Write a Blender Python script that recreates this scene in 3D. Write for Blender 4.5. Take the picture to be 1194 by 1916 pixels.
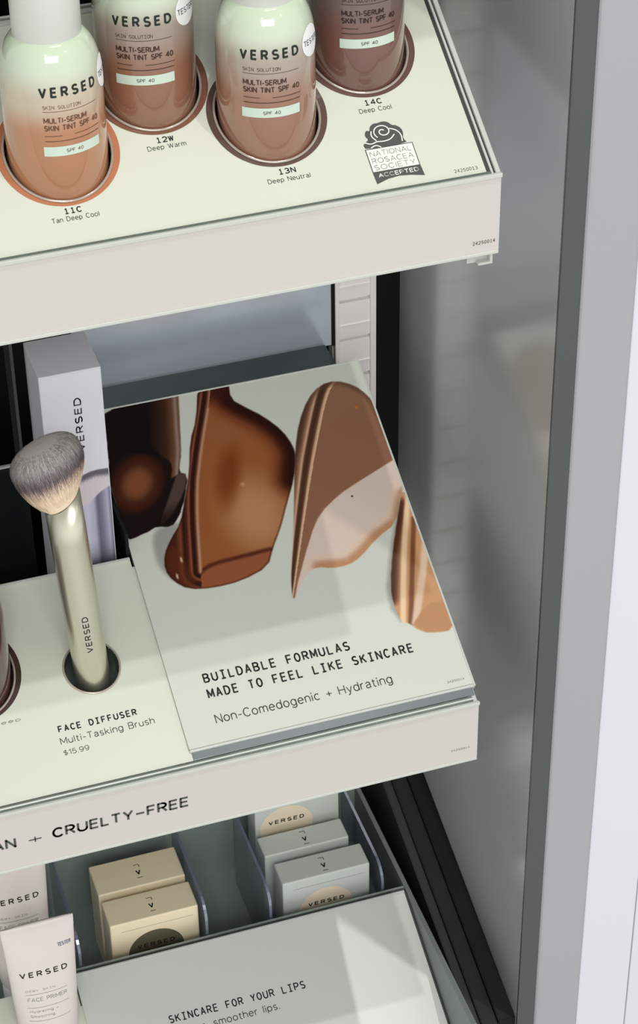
import bpy, bmesh, math, random
import numpy as np
from mathutils import Vector, Matrix
from mathutils.geometry import tessellate_polygon

for o in list(bpy.data.objects):
    bpy.data.objects.remove(o, do_unlink=True)
scene = bpy.context.scene
COL = scene.collection
S = 0.001                      # everything below is written in millimetres
random.seed(4)
rng = np.random.default_rng(4)

# ------------------------------------------------------------------ camera
cam_d = bpy.data.cameras.new('camera')
cam = bpy.data.objects.new('camera', cam_d)
COL.objects.link(cam)
CR = Vector((0.9492333467777753, -0.3143187897959719, -0.012639293740534909))
CU = Vector((0.20054341190500352, 0.5737016278926318, 0.7941339824581518))
CF = Vector((0.24236004890774382, 0.7563531850495109, -0.6076112788279165))
CAM = Vector((-257.9248228, -608.7438831, 369.7579592))
M3 = Matrix((CR, CU, -CF)).transposed()
cam.matrix_world = Matrix.Translation(CAM * S) @ M3.to_4x4()
cam_d.sensor_fit = 'VERTICAL'
cam_d.sensor_height = 24.0
cam_d.lens = 4399.58 / 1916 * 24.0
cam_d.clip_start = 0.01
cam_d.clip_end = 50
scene.camera = cam

# ------------------------------------------------------------------ world and light
scene.view_settings.view_transform = 'Standard'
scene.view_settings.look = 'None'
scene.view_settings.gamma = 1.0
scene.view_settings.use_curve_mapping = False
scene.view_settings.exposure = 0.0

world = bpy.data.worlds.new('store_surroundings')
scene.world = world
world.use_nodes = True
nt = world.node_tree
nt.nodes.clear()
wo = nt.nodes.new('ShaderNodeOutputWorld')
wb = nt.nodes.new('ShaderNodeBackground')
tc = nt.nodes.new('ShaderNodeTexCoord')
sp = nt.nodes.new('ShaderNodeSeparateXYZ')
rp = nt.nodes.new('ShaderNodeValToRGB')
mr = nt.nodes.new('ShaderNodeMapRange')
mr.inputs['From Min'].default_value = -1
nt.links.new(tc.outputs['Generated'], sp.inputs[0])
nt.links.new(sp.outputs['Z'], mr.inputs['Value'])
nt.links.new(mr.outputs[0], rp.inputs[0])
e = rp.color_ramp.elements
e[0].position = 0.12; e[0].color = (0.40, 0.39, 0.38, 1)
e[1].position = 1.0; e[1].color = (0.22, 0.225, 0.22, 1)
m = e.new(0.5); m.color = (0.86, 0.86, 0.85, 1)
fr = nt.nodes.new('ShaderNodeMapRange')          # the bright shop floor lies in front of the fixture (-y)
fr.inputs['From Min'].default_value = 0.2; fr.inputs['From Max'].default_value = -0.9
fr.inputs['To Min'].default_value = 0.65; fr.inputs['To Max'].default_value = 1.42
nt.links.new(sp.outputs['Y'], fr.inputs['Value'])
vm = nt.nodes.new('ShaderNodeVectorMath'); vm.operation = 'SCALE'
nt.links.new(rp.outputs[0], vm.inputs[0]); nt.links.new(fr.outputs[0], vm.inputs['Scale'])
nt.links.new(vm.outputs[0], wb.inputs['Color'])
wb.inputs['Strength'].default_value = 1.0
nt.links.new(wb.outputs[0], wo.inputs[0])


def spot(name, target, direction, dist, power, radius, color=(1, 0.98, 0.94), cone=50):
    d = Vector(direction).normalized()
    l = bpy.data.lights.new(name, 'SPOT')
    l.energy = power
    l.shadow_soft_size = radius
    l.spot_size = math.radians(cone)
    l.spot_blend = 0.4
    l.color = color
    o = bpy.data.objects.new(name, l)
    COL.objects.link(o)
    p = Vector(target) * S + d * dist
    o.location = p
    o.rotation_euler = (-d).to_track_quat('-Z', 'Y').to_euler()
    return o


spot('ceiling_spot', (-80, 40, -120), (10, -47, 177), 2.2, 35, 0.016)
spot('ceiling_spot', (-40, 40, -120), (37, -35, 165), 2.2, 29, 0.016)
spot('ceiling_spot', (-100, 30, 20), (-60, -150, 150), 2.4, 4, 0.03)
spot('ceiling_spot', (-60, 30, 20), (120, -150, 170), 2.4, 4, 0.03)
spot('ceiling_spot', (-100, 30, 20), (20, -130, 90), 2.4, 4, 0.03)

# soft fill lamp added in front to brighten the recesses and upright faces
al = bpy.data.lights.new('front_fill', 'AREA')
al.shape = 'RECTANGLE'; al.size = 1.2; al.size_y = 0.6
al.energy = 16.5
al.color = (1, 0.985, 0.96)
ao = bpy.data.objects.new('front_fill', al)
COL.objects.link(ao)
ad_ = Vector((-0.12, -1.0, 0.72)).normalized()
ao.location = Vector((-70, 60, -200)) * S + ad_ * 2.5
ao.rotation_euler = (-ad_).to_track_quat('-Z', 'Y').to_euler()

# ------------------------------------------------------------------ helpers


def lin(c):
    return tuple(((v / 255.0) / 12.92 if v / 255.0 <= 0.04045 else ((v / 255.0 + 0.055) / 1.055) ** 2.4) for v in c)


def mat(name, rgb, rough=0.5, spec=0.5, metal=0.0, coat=0.0, noise=0.0, nscale=60, bump=0.0, bscale=200, trans=0.0, alpha=1.0, ior=1.45):
    """rgb in sRGB 0-255, slight procedural tone variation"""
    m = bpy.data.materials.new(name)
    m.use_nodes = True
    n = m.node_tree
    b = n.nodes['Principled BSDF']
    c = lin(rgb)
    b.inputs['Base Color'].default_value = (*c, 1)
    b.inputs['Roughness'].default_value = rough
    b.inputs['Specular IOR Level'].default_value = spec
    b.inputs['Metallic'].default_value = metal
    b.inputs['Coat Weight'].default_value = coat
    b.inputs['Coat Roughness'].default_value = 0.08
    b.inputs['Transmission Weight'].default_value = trans
    b.inputs['Alpha'].default_value = alpha
    b.inputs['IOR'].default_value = ior
    t = n.nodes.new('ShaderNodeTexCoord')
    if noise > 0:
        nz = n.nodes.new('ShaderNodeTexNoise')
        nz.inputs['Scale'].default_value = nscale
        nz.inputs['Detail'].default_value = 3
        n.links.new(t.outputs['Object'], nz.inputs['Vector'])
        r = n.nodes.new('ShaderNodeValToRGB')
        r.color_ramp.elements[0].position = 0.3
        r.color_ramp.elements[1].position = 0.7
        r.color_ramp.elements[0].color = (*[v * (1 - noise) for v in c], 1)
        r.color_ramp.elements[1].color = (*[min(1, v * (1 + noise)) for v in c], 1)
        n.links.new(nz.outputs['Fac'], r.inputs[0])
        n.links.new(r.outputs[0], b.inputs['Base Color'])
    if bump > 0:
        nz2 = n.nodes.new('ShaderNodeTexNoise')
        nz2.inputs['Scale'].default_value = bscale
        n.links.new(t.outputs['Object'], nz2.inputs['Vector'])
        bp = n.nodes.new('ShaderNodeBump')
        bp.inputs['Strength'].default_value = bump
        bp.inputs['Distance'].default_value = 0.001
        n.links.new(nz2.outputs['Fac'], bp.inputs['Height'])
        n.links.new(bp.outputs[0], b.inputs['Normal'])
    return m


def tag(o, label=None, cat=None, group=None, kind=None):
    if label: o['label'] = label
    if cat: o['category'] = cat
    if group: o['group'] = group
    if kind: o['kind'] = kind
    return o


def empty(name, loc, label=None, cat=None, group=None, rotz=0.0):
    o = bpy.data.objects.new(name, None)
    COL.objects.link(o)
    o.empty_display_size = 0.01
    o.location = Vector(loc) * S
    o.rotation_euler = (0, 0, rotz)
    o['_base'] = list(loc)
    return tag(o, label, cat, group)


def base_of(p):
    b = Vector((0, 0, 0))
    while p is not None:
        if '_base' in p.keys():
            b += Vector(p['_base'])
        p = p.parent
    return b


def mesh_obj(name, verts, faces, material, parent=None, smooth=False, local=False):
    """verts in mm, world coordinates (or the parent's own if local)"""
    off = Vector((0, 0, 0)) if local else base_of(parent)
    me = bpy.data.meshes.new(name)
    me.from_pydata([tuple((Vector(v) - off) * S) for v in verts], [], faces)
    me.update()
    if smooth:
        for p in me.polygons: p.use_smooth = True
    if material: me.materials.append(material)
    o = bpy.data.objects.new(name, me)
    COL.objects.link(o)
    if parent: o.parent = parent
    return o


def bm_obj(name, bm, material, parent=None, smooth=False, local=False):
    bm.normal_update()
    vs = [v.co.copy() for v in bm.verts]
    bm.verts.index_update()
    fs = [[v.index for v in f.verts] for f in bm.faces]
    sm = [f.smooth for f in bm.faces]
    bm.free()
    o = mesh_obj(name, vs, fs, material, parent, smooth, local)
    if not smooth:
        for p, s in zip(o.data.polygons, sm): p.use_smooth = s
    return o


def bm_box(bm, x0, x1, y0, y1, z0, z1, bevel=0.0, seg=2, mtx=None):
    ret = bmesh.ops.create_cube(bm, size=1.0)
    vs = ret['verts']
    for v in vs:
        v.co = Vector((x0 + (v.co.x + .5) * (x1 - x0), y0 + (v.co.y + .5) * (y1 - y0), z0 + (v.co.z + .5) * (z1 - z0)))
    if bevel > 0:
        es = list({e for v in vs for e in v.link_edges})
        r = bmesh.ops.bevel(bm, geom=es, offset=bevel, segments=seg, affect='EDGES', profile=0.5)
        vs = list({v for f in r['faces'] for v in f.verts} | {v for v in vs if v.is_valid})
    if mtx is not None:
        for v in vs: v.co = mtx @ v.co
    return vs


def box(name, x0, x1, y0, y1, z0, z1, material, parent=None, bevel=0.0, seg=2, mtx=None):
    bm = bmesh.new()
    bm_box(bm, x0, x1, y0, y1, z0, z1, bevel, seg, mtx)
    return bm_obj(name, bm, material, parent)


def prism_yz(name, prof, x0, x1, material, parent=None, bevel=0.0):
    """profile [(y,z)] extruded along x"""
    n = len(prof)
    v = [(x0, y, z) for y, z in prof] + [(x1, y, z) for y, z in prof]
    f = [list(range(n))[::-1], list(range(n, 2 * n))] + [[i, (i + 1) % n, n + (i + 1) % n, n + i] for i in range(n)]
    bm = bmesh.new()
    bv = [bm.verts.new(p) for p in v]
    for q in f: bm.faces.new([bv[i] for i in q])
    bmesh.ops.recalc_face_normals(bm, faces=bm.faces)
    if bevel > 0:
        bmesh.ops.bevel(bm, geom=list(bm.edges), offset=bevel, segments=2, affect='EDGES')
    return bm_obj(name, bm, material, parent)


def lathe(name, prof, material, parent, n=64, local=True, cap=True):
    """prof [(r,z)] about the parent's own z axis"""
    vs, fs = [], []
    for r, z in prof:
        for i in range(n):
            a = 2 * math.pi * i / n
            vs.append((r * math.cos(a), r * math.sin(a), z))
    k = len(prof)
    for j in range(k - 1):
        for i in range(n):
            fs.append([j * n + i, j * n + (i + 1) % n, (j + 1) * n + (i + 1) % n, (j + 1) * n + i])
    if cap:
        fs.append(list(range(n))[::-1])
        fs.append([(k - 1) * n + i for i in range(n)])
    o = mesh_obj(name, vs, fs, material, parent, True, local)
    return o


class Plane:
    """a surface with its own (u, v) millimetre frame"""
    def __init__(self, o, u, v):
        self.o = Vector(o); self.u = Vector(u).normalized(); self.v = Vector(v).normalized()
        self.n = self.u.cross(self.v).normalized()

    def at(self, u, v, h=0.0):
        return self.o + self.u * u + self.v * v + self.n * h


def tilted(y0, z0, deg):
    t = math.radians(deg)
    return Plane((0, y0, z0), (1, 0, 0), (0, math.cos(t), math.sin(t)))


def ellipse(cu, cv, ru, rv, n=72):
    return [(cu + ru * math.cos(2 * math.pi * i / n), cv + rv * math.sin(2 * math.pi * i / n)) for i in range(n)]


def sheet(name, outer, holes, plane, h0, h1, material, parent):
    """flat sheet with holes, from height h0 (underside) to h1 (top) over the plane"""
    loops = [outer] + holes
    flat = [p for l in loops for p in l]
    tris = tessellate_polygon([[Vector((p[0], p[1], 0)) for p in l] for l in loops])
    n = len(flat)
    vs = [plane.at(p[0], p[1], h1) for p in flat]
    fs = []
    for t in tris:
        a, b, c = (flat[i] for i in t)
        ar = (b[0] - a[0]) * (c[1] - a[1]) - (c[0] - a[0]) * (b[1] - a[1])
        fs.append(list(t) if ar > 0 else list(t)[::-1])
    if h0 is not None:
        vs += [plane.at(p[0], p[1], h0) for p in flat]
        fs += [[i + n for i in f][::-1] for f in fs]
        k = 0
        for l in loops:
            m_ = len(l)
            for i in range(m_):
                a, b = k + i, k + (i + 1) % m_
                fs.append([a, a + n, b + n, b])
            k += m_
    bm = bmesh.new()
    bv = [bm.verts.new(p) for p in vs]
    for f in fs:
        try: bm.faces.new([bv[i] for i in f])
        except ValueError: pass
    if h0 is not None:
        bmesh.ops.recalc_face_normals(bm, faces=bm.faces)
    return bm_obj(name, bm, material, parent)


def ribbon(plane, pts, w, h):
    """a flat line of width w along pts in the plane"""
    vs, fs = [], []
    for i, p in enumerate(pts):
        a = pts[max(0, i - 1)]; b = pts[min(len(pts) - 1, i + 1)]
        dx, dy = b[0] - a[0], b[1] - a[1]
        L = math.hypot(dx, dy) or 1
        nx, ny = -dy / L * w / 2, dx / L * w / 2
        vs.append(plane.at(p[0] + nx, p[1] + ny, h)); vs.append(plane.at(p[0] - nx, p[1] - ny, h))
        if i: fs.append([2 * i - 2, 2 * i - 1, 2 * i + 1, 2 * i])
    return vs, fs


# ---- lettering: a single-line alphabet drawn with strokes, laid flat on a surface
def arc(cx, cy, rx, ry, a0, a1, n=14):
    return [(cx + rx * math.cos(math.radians(a0 + (a1 - a0) * i / n)), cy + ry * math.sin(math.radians(a0 + (a1 - a0) * i / n))) for i in range(n + 1)]


def oval(cx, cy, rx, ry):
    return arc(cx, cy, rx, ry, 90, 450, 24)


DOT = lambda x, y: [(x - .001, y), (x + .001, y)]
GL = {
    'A': (.70, [[(0, 0), (.35, 1), (.70, 0)], [(.12, .32), (.58, .32)]]),
    'B': (.60, [[(0, 0), (0, 1)] + [(.30, 1)] + arc(.32, .76, .24, .24, 90, -90) + [(0, .52)], [(.32, .52)] + arc(.34, .26, .26, .26, 90, -90) + [(0, 0)]]),
    'C': (.68, [arc(.37, .5, .37, .5, 42, 318, 22)]),
    'D': (.66, [[(0, 0), (0, 1), (.26, 1)] + arc(.26, .5, .40, .5, 90, -90, 18) + [(0, 0)]]),
    'E': (.54, [[(.54, 1), (0, 1), (0, 0), (.54, 0)], [(0, .52), (.49, .52)]]),
    'F': (.52, [[(.52, 1), (0, 1), (0, 0)], [(0, .50), (.46, .50)]]),
    'G': (.72, [arc(.37, .5, .37, .5, 42, 330, 22), [(.42, .46), (.71, .46), (.71, .06)]]),
    'H': (.66, [[(0, 0), (0, 1)], [(.66, 0), (.66, 1)], [(0, .51), (.66, .51)]]),
    'I': (.04, [[(.02, 0), (.02, 1)]]),
    'K': (.62, [[(0, 0), (0, 1)], [(.60, 1), (0, .40)], [(.22, .62), (.62, 0)]]),
    'L': (.50, [[(0, 1), (0, 0), (.50, 0)]]),
    'M': (.78, [[(0, 0), (0, 1), (.39, .22), (.78, 1), (.78, 0)]]),
    'N': (.66, [[(0, 0), (0, 1), (.66, 0), (.66, 1)]]),
    'O': (.76, [oval(.38, .5, .38, .5)]),
    'P': (.58, [[(0, 0), (0, 1), (.31, 1)] + arc(.31, .73, .27, .27, 90, -90) + [(0, .46)]]),
    'R': (.60, [[(0, 0), (0, 1), (.31, 1)] + arc(.31, .74, .26, .26, 90, -90) + [(0, .48)], [(.30, .48), (.60, 0)]]),
    'S': (.60, [arc(.30, .745, .27, .255, 35, 270, 16) + arc(.31, .245, .29, .245, 90, -148, 16)]),
    'T': (.62, [[(0, 1), (.62, 1)], [(.31, 1), (.31, 0)]]),
    'U': (.64, [[(0, 1), (0, .32)] + arc(.32, .32, .32, .32, 180, 360, 14) + [(.64, 1)]]),
    'V': (.66, [[(0, 1), (.33, 0), (.66, 1)]]),
    'W': (.96, [[(0, 1), (.24, 0), (.48, .92), (.72, 0), (.96, 1)]]),
    'Y': (.64, [[(0, 1), (.32, .45), (.64, 1)], [(.32, .45), (.32, 0)]]),
    'a': (.52, [arc(.27, .5, .21, .22, 165, 0) + [(.48, .12), (.53, 0)], [(.48, .43), (.24, .39), (.09, .32), (.04, .19), (.09, .06), (.22, 0), (.36, .04), (.48, .17)]]),
    'c': (.50, [arc(.28, .36, .28, .36, 45, 315, 18)]),
    'd': (.54, [oval(.27, .36, .27, .36), [(.54, 1.02), (.54, 0)]]),
    'e': (.55, [[(.02, .38), (.55, .38)] + arc(.28, .36, .27, .36, 4, 318, 20)]),
    'f': (.32, [[(.12, 0), (.12, .80)] + arc(.30, .82, .18, .2, 180, 90, 6) + [(.35, 1.02)], [(0, .70), (.32, .70)]]),
    'g': (.54, [oval(.27, .36, .27, .36), [(.54, .72), (.54, -.04)] + arc(.28, -.04, .26, .23, 0, -155, 12)]),
    'h': (.50, [[(0, 0), (0, 1.02)], [(0, .42)] + arc(.25, .46, .25, .26, 180, 0, 12) + [(.5, 0)]]),
    'i': (.04, [[(.02, 0), (.02, .70)], DOT(.02, .94)]),
    'k': (.48, [[(0, 0), (0, 1.02)], [(.44, .70), (0, .27)], [(.17, .43), (.48, 0)]]),
    'l': (.04, [[(.02, 0), (.02, 1.02)]]),
    'm': (.82, [[(0, 0), (0, .70)], [(0, .46)] + arc(.205, .50, .205, .22, 180, 0, 10) + [(.41, 0)], [(.41, .46)] + arc(.615, .50, .205, .22, 180, 0, 10) + [(.82, 0)]]),
    'n': (.50, [[(0, 0), (0, .70)], [(0, .42)] + arc(.25, .46, .25, .26, 180, 0, 12) + [(.5, 0)]]),
    'o': (.56, [oval(.28, .36, .28, .36)]),
    'p': (.54, [oval(.27, .36, .27, .36), [(0, .70), (0, -.27)]]),
    'r': (.30, [[(0, 0), (0, .70)], [(0, .40)] + arc(.26, .42, .26, .29, 180, 82, 8)]),
    's': (.46, [arc(.23, .535, .20, .185, 30, 270, 12) + arc(.235, .175, .215, .175, 90, -150, 12)]),
    't': (.33, [[(.12, .92), (.12, .16)] + arc(.27, .16, .15, .15, 180, 275, 6) + [(.33, .01)], [(0, .70), (.32, .70)]]),
    'u': (.50, [[(0, .70), (0, .26)] + arc(.25, .26, .25, .26, 180, 360, 12), [(.5, .70), (.5, 0)]]),
    'w': (.78, [[(0, .70), (.19, 0), (.39, .66), (.59, 0), (.78, .70)]]),
    'y': (.52, [[(0, .70), (.27, .02)], [(.52, .70), (.22, -.16), (.14, -.25), (.03, -.27)]]),
    '0': (.60, [oval(.30, .5, .30, .5)]),
    '1': (.26, [[(0, .78), (.26, 1), (.26, 0)]]),
    '2': (.56, [arc(.28, .71, .28, .29, 165, -28, 14) + [(0, 0), (.58, 0)]]),
    '3': (.56, [arc(.27, .74, .25, .26, 155, -90, 14), arc(.27, .25, .29, .25, 90, -155, 14)]),
    '4': (.62, [[(.46, 0), (.46, 1), (0, .28), (.62, .28)]]),
    '5': (.56, [[(.50, 1), (.10, 1), (.05, .50)] + arc(.27, .32, .29, .32, 135, -150, 16)]),
    '9': (.58, [oval(.29, .68, .29, .32), [(.58, .68), (.56, .36), (.44, .06), (.24, 0), (.06, .10)]]),
    '$': (.58, [arc(.30, .70, .26, .21, 35, 270, 14) + arc(.30, .28, .28, .21, 90, -148, 14), [(.30, 1.08), (.30, -.10)]]),
    '.': (.06, [DOT(.03, .03)]),
    ',': (.08, [[(.06, .05), (.0, -.16)]]),
    '-': (.36, [[(0, .38), (.36, .38)]]),
    '–': (.60, [[(0, .42), (.60, .42)]]),
    '+': (.56, [[(0, .40), (.56, .40)], [(.28, .68), (.28, .12)]]),
}


def stroke_quads(pts, w, step):
    """one pen stroke of width w as quads, with round joints"""
    vs, fs = [], []
    if len(pts) == 2 and math.dist(pts[0], pts[1]) < .05 * w:      # a dot
        x, y = pts[0]; r = w * .62
        n = len(vs)
        vs += [(x - r, y - r), (x + r, y - r), (x + r, y + r), (x - r, y + r)]
        return vs, [[0, 1, 2, 3]]
    for k, (a, b) in enumerate(zip(pts, pts[1:])):
        L = math.dist(a, b)
        if L < 1e-6: continue
        dx, dy = (b[0] - a[0]) / L, (b[1] - a[1]) / L
        nx, ny = -dy * w / 2, dx * w / 2
        m = max(1, int(math.ceil(L / step)))
        for i in range(m + 1):
            x, y = a[0] + dx * L * i / m, a[1] + dy * L * i / m
            vs += [(x - nx, y - ny), (x + nx, y + ny)]
            if i:
                n = len(vs)
                fs.append([n - 4, n - 2, n - 1, n - 3])
        if k:
            n = len(vs)
            vs += [(a[0] + w / 2 * math.cos(q * math.pi / 4), a[1] + w / 2 * math.sin(q * math.pi / 4)) for q in range(8)]
            fs.append(list(range(n, n + 8)))
    return vs, fs


def letters(s, x0, x1, cap, mono=False, bold=0.0, fill=0.74, step=1.2, gap=.24):
    """strokes of a line of text running from x0 to x1 on baseline 0 with capital height cap"""
    w = cap * (0.105 + bold * 3.2)
    inner = cap - w                                  # the pen's own width counts towards the height
    vs, fs = [], []

    def put(ch, ox, kx):
        for st in GL[ch][1]:
            pts = [(ox + x * kx, w / 2 + y * inner) for x, y in st]
            v, f = stroke_quads(pts, w, step)
            n = len(vs)
            vs.extend(v); fs.extend([[n + i for i in q] for q in f])
    if mono:
        adv = (x1 - x0) / len(s)
        for i, ch in enumerate(s):
            if ch == ' ': continue
            gw = GL[ch][0]
            c = x0 + adv * (i + .5)
            wide = adv * fill - w
            if ch in 'MW': wide = adv * (fill + .08) - w
            if ch in '-–+': wide = adv * .62
            if ch in 'IEFLT1' and ch not in 'I1': wide *= .92
            if ch in 'I1':
                hw = wide * .42
                v, f = stroke_quads([(c, 0), (c, cap)], w, step)
                for yy in ((w / 2, cap - w / 2) if ch == 'I' else (w / 2,)):
                    q, g = stroke_quads([(c - hw, yy), (c + hw, yy)], w, step)
                    f += [[len(v) + k for k in z] for z in g]; v += q
                if ch == '1':
                    q, g = stroke_quads([(c, cap - w / 2), (c - hw * .8, cap * .78)], w, step)
                    f += [[len(v) + k for k in z] for z in g]; v += q
                n = len(vs); vs.extend(v); fs.extend([[n + k for k in z] for z in f])
                continue
            put(ch, c - wide / 2, wide / gw)
    else:
        tot = sum((.34 if ch == ' ' else GL[ch][0]) for ch in s) + gap * (len(s) - 1)
        kx = (x1 - x0 - w) / tot
        x = x0 + w / 2
        for ch in s:
            if ch != ' ': put(ch, x, kx)
            x += ((.34 if ch == ' ' else GL[ch][0]) + gap) * kx
    return vs, fs


class Print:
    """gathers flat lettering for one surface into one mesh"""
    def __init__(self): self.v = []; self.f = []

    def add(self, vs, fs):
        n = len(self.v)
        self.v += list(vs); self.f += [[n + i for i in q] for q in fs]

    def text(self, plane, s, x0, x1, base, cap, h=0.07, **kw):
        v, f = letters(s, x0, x1, cap, **kw)
        self.add([plane.at(a, base + b, h) for a, b in v], f)

    def build(self, name, material, parent, local=False):
        return mesh_obj(name, self.v, self.f, material, parent, False, local)


# ---- printed pictures: a fine grid whose vertices carry the ink colour
def vcol_mat(name, rough=0.35, coat=0.0, spec=0.5):
    m = bpy.data.materials.new(name)
    m.use_nodes = True
    b = m.node_tree.nodes['Principled BSDF']
    a = m.node_tree.nodes.new('ShaderNodeVertexColor')
    a.layer_name = 'ink'
    m.node_tree.links.new(a.outputs['Color'], b.inputs['Base Color'])
    b.inputs['Roughness'].default_value = rough
    b.inputs['Coat Weight'].default_value = coat
    b.inputs['Specular IOR Level'].default_value = spec
    return m


def lin_np(c):
    c = c / 255.0
    return np.where(c <= 0.04045, c / 12.92, ((c + 0.055) / 1.055) ** 2.4)


def sdist(X, Y, poly):
    """signed distance to a closed polygon, positive inside"""
    P = np.array(poly, float)
    d = np.full(X.shape, 1e9); ins = np.zeros(X.shape, bool)
    for i in range(len(P)):
        a, b = P[i], P[(i + 1) % len(P)]
        e = b - a
        t = np.clip(((X - a[0]) * e[0] + (Y - a[1]) * e[1]) / (e @ e + 1e-9), 0, 1)
        d = np.minimum(d, np.hypot(X - a[0] - t * e[0], Y - a[1] - t * e[1]))
        c = ((a[1] <= Y) & (b[1] > Y)) | ((b[1] <= Y) & (a[1] > Y))
        xx = a[0] + (Y - a[1]) / (e[1] if abs(e[1]) > 1e-9 else 1e-9) * e[0]
        ins ^= c & (X < xx)
    return np.where(ins, d, -d)


def ldist(X, Y, pts):
    """distance to an open line and how far along it"""
    P = np.array(pts, float)
    d = np.full(X.shape, 1e9)
    side = np.zeros(X.shape)
    for i in range(len(P) - 1):
        a, b = P[i], P[i + 1]
        e = b - a
        t = np.clip(((X - a[0]) * e[0] + (Y - a[1]) * e[1]) / (e @ e), 0, 1)
        dx, dy = X - a[0] - t * e[0], Y - a[1] - t * e[1]
        dd = np.hypot(dx, dy)
        s = np.sign(e[0] * dy - e[1] * dx)
        side = np.where(dd < d, s, side)
        d = np.minimum(d, dd)
    return d, side


def smooth_poly(pts, it=2):
    for _ in range(it):
        q = []
        for i in range(len(pts)):
            a, b = pts[i], pts[(i + 1) % len(pts)]
            q += [(a[0] * .75 + b[0] * .25, a[1] * .75 + b[1] * .25), (a[0] * .25 + b[0] * .75, a[1] * .25 + b[1] * .75)]
        pts = q
    return pts


def smooth_line(pts, it=2):
    for _ in range(it):
        q = [pts[0]]
        for a, b in zip(pts, pts[1:]):
            q += [(a[0] * .75 + b[0] * .25, a[1] * .75 + b[1] * .25), (a[0] * .25 + b[0] * .75, a[1] * .25 + b[1] * .75)]
        q.append(pts[-1])
        pts = q
    return pts


def mixc(C, col, w):
    w = np.clip(w, 0, 1)[..., None]
    return C * (1 - w) + np.array(col, float) * w


def ss(x, a, b):
    t = np.clip((x - a) / (b - a), 0, 1)
    return t * t * (3 - 2 * t)


def print_grid(name, plane, u0, u1, v0, v1, step, paint, material, parent, h=0.0):
    nu = int((u1 - u0) / step) + 1; nv = int((v1 - v0) / step) + 1
    us = np.linspace(u0, u1, nu); vs_ = np.linspace(v0, v1, nv)
    X, Y = np.meshgrid(us, vs_)
    C = lin_np(np.clip(paint(X, Y), 0, 255))
    off = np.array(base_of(parent))
    o, uu, vv, nn = (np.array(q) for q in (plane.o, plane.u, plane.v, plane.n))
    co = (o + X[..., None] * uu + Y[..., None] * vv + nn * h - off) * S
    idx = np.arange(nu * nv).reshape(nv, nu)
    q = np.stack([idx[:-1, :-1], idx[:-1, 1:], idx[1:, 1:], idx[1:, :-1]], -1).reshape(-1, 4)
    me = bpy.data.meshes.new(name)
    me.vertices.add(nu * nv); me.vertices.foreach_set('co', co.reshape(-1).astype(np.float32))
    me.loops.add(q.size); me.loops.foreach_set('vertex_index', q.reshape(-1).astype(np.int32))
    me.polygons.add(len(q)); me.polygons.foreach_set('loop_start', (np.arange(len(q)) * 4).astype(np.int32))
    me.update(calc_edges=True)
    at = me.color_attributes.new('ink', 'FLOAT_COLOR', 'POINT')
    at.data.foreach_set('color', np.concatenate([C, np.ones(C.shape[:2] + (1,))], -1).reshape(-1).astype(np.float32))
    me.materials.append(material)
    ob = bpy.data.objects.new(name, me)
    COL.objects.link(ob)
    if parent: ob.parent = parent
    return ob


# ------------------------------------------------------------------ materials
M_tray = mat('mint_white_print', (212, 217, 202), 0.28, 0.5)
M_fascia = mat('warm_white_enamel', (208, 204, 199), 0.42, 0.4)
M_lip = mat('clear_sign_channel', (203, 207, 200), 0.2, 0.5, coat=0.2)
M_chrome = mat('glossy_clear_edge', (150, 162, 154), 0.10, 0.8, metal=0.75, bump=0.35, bscale=45)
M_rail = mat('pale_grey_rail', (196, 200, 194), 0.3)
M_groove = mat('dark_groove', (52, 56, 52), 0.4)
M_black = mat('black_recess', (14, 15, 15), 0.45, 0.25)
M_blackgreen = mat('dark_green_tray', (40, 52, 48), 0.3, 0.5)
M_ink = mat('dark_ink', (38, 42, 40), 0.5, 0.3)
M_inkgrey = mat('grey_ink', (78, 84, 80), 0.5, 0.3)
M_inklight = mat('pale_grey_ink', (150, 152, 150), 0.5, 0.3)
M_white = mat('white_sticker', (240, 240, 240), 0.45)
M_wall = mat('glossy_grey_laminate', (184, 188, 186), 0.15, 0.8, metal=0.05, ior=1.95)
M_strip = mat('dark_grey_edge', (80, 85, 84), 0.2, 0.6)
M_post = mat('pale_grey_post', (172, 172, 176), 0.5, 0.3)
M_whitepanel = mat('white_panel', (226, 225, 233), 0.5, 0.3)
M_upright = mat('pale_upright_enamel', (242, 239, 236), 0.4)
M_blue = mat('blue_grey_back_panel', (204, 214, 226), 0.2, 0.7, metal=0.4)

# ------------------------------------------------------------------ setting
H = 27.98          # fascia height
H2 = 227.11        # from one shelf to the next
T1, T2 = 29.31, 24.97
P1 = tilted(0, 0, T1)
P2 = tilted(1.8, -H2, T2)
P3 = tilted(3.6, -2 * H2, T2)


def struct(name, *a, **k):
    o = box(name, *a, **k)
    o['kind'] = 'structure'
    return o


struct('wall_right', 30.5, 34.5, 19.0, 176, -600, 330, M_wall)
struct('trim_1', 30.5, 38.3, 17.5, 19.0, -600, 330, M_strip, bevel=0.3)
struct('trim_2', 38.5, 59.4, 17.0, 60, -600, 330, M_post, bevel=1.6, seg=3)
struct('trim_3', 59.5, 83.6, 18.2, 60, -600, 330, M_whitepanel, bevel=0.6)
struct('trim_4', 84.2, 150, 18.6, 60, -600, 330, M_whitepanel, bevel=0.6)
struct('wall_back', -330, 30.5, 176, 180, -600, 330, M_black)  # black backing; its colour also stands in for shadow beside the upright
struct('floor', -330, 150, -40, 180, -606, -600, M_blackgreen)  # unseen base deck, added to stop light from below
# the shelf over the top tray, out of the picture: only its shade falls in
struct('unseen_shelf_above', -330, 0, -2, 172, H2 - H, H2 - H + 3, M_fascia)

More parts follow.
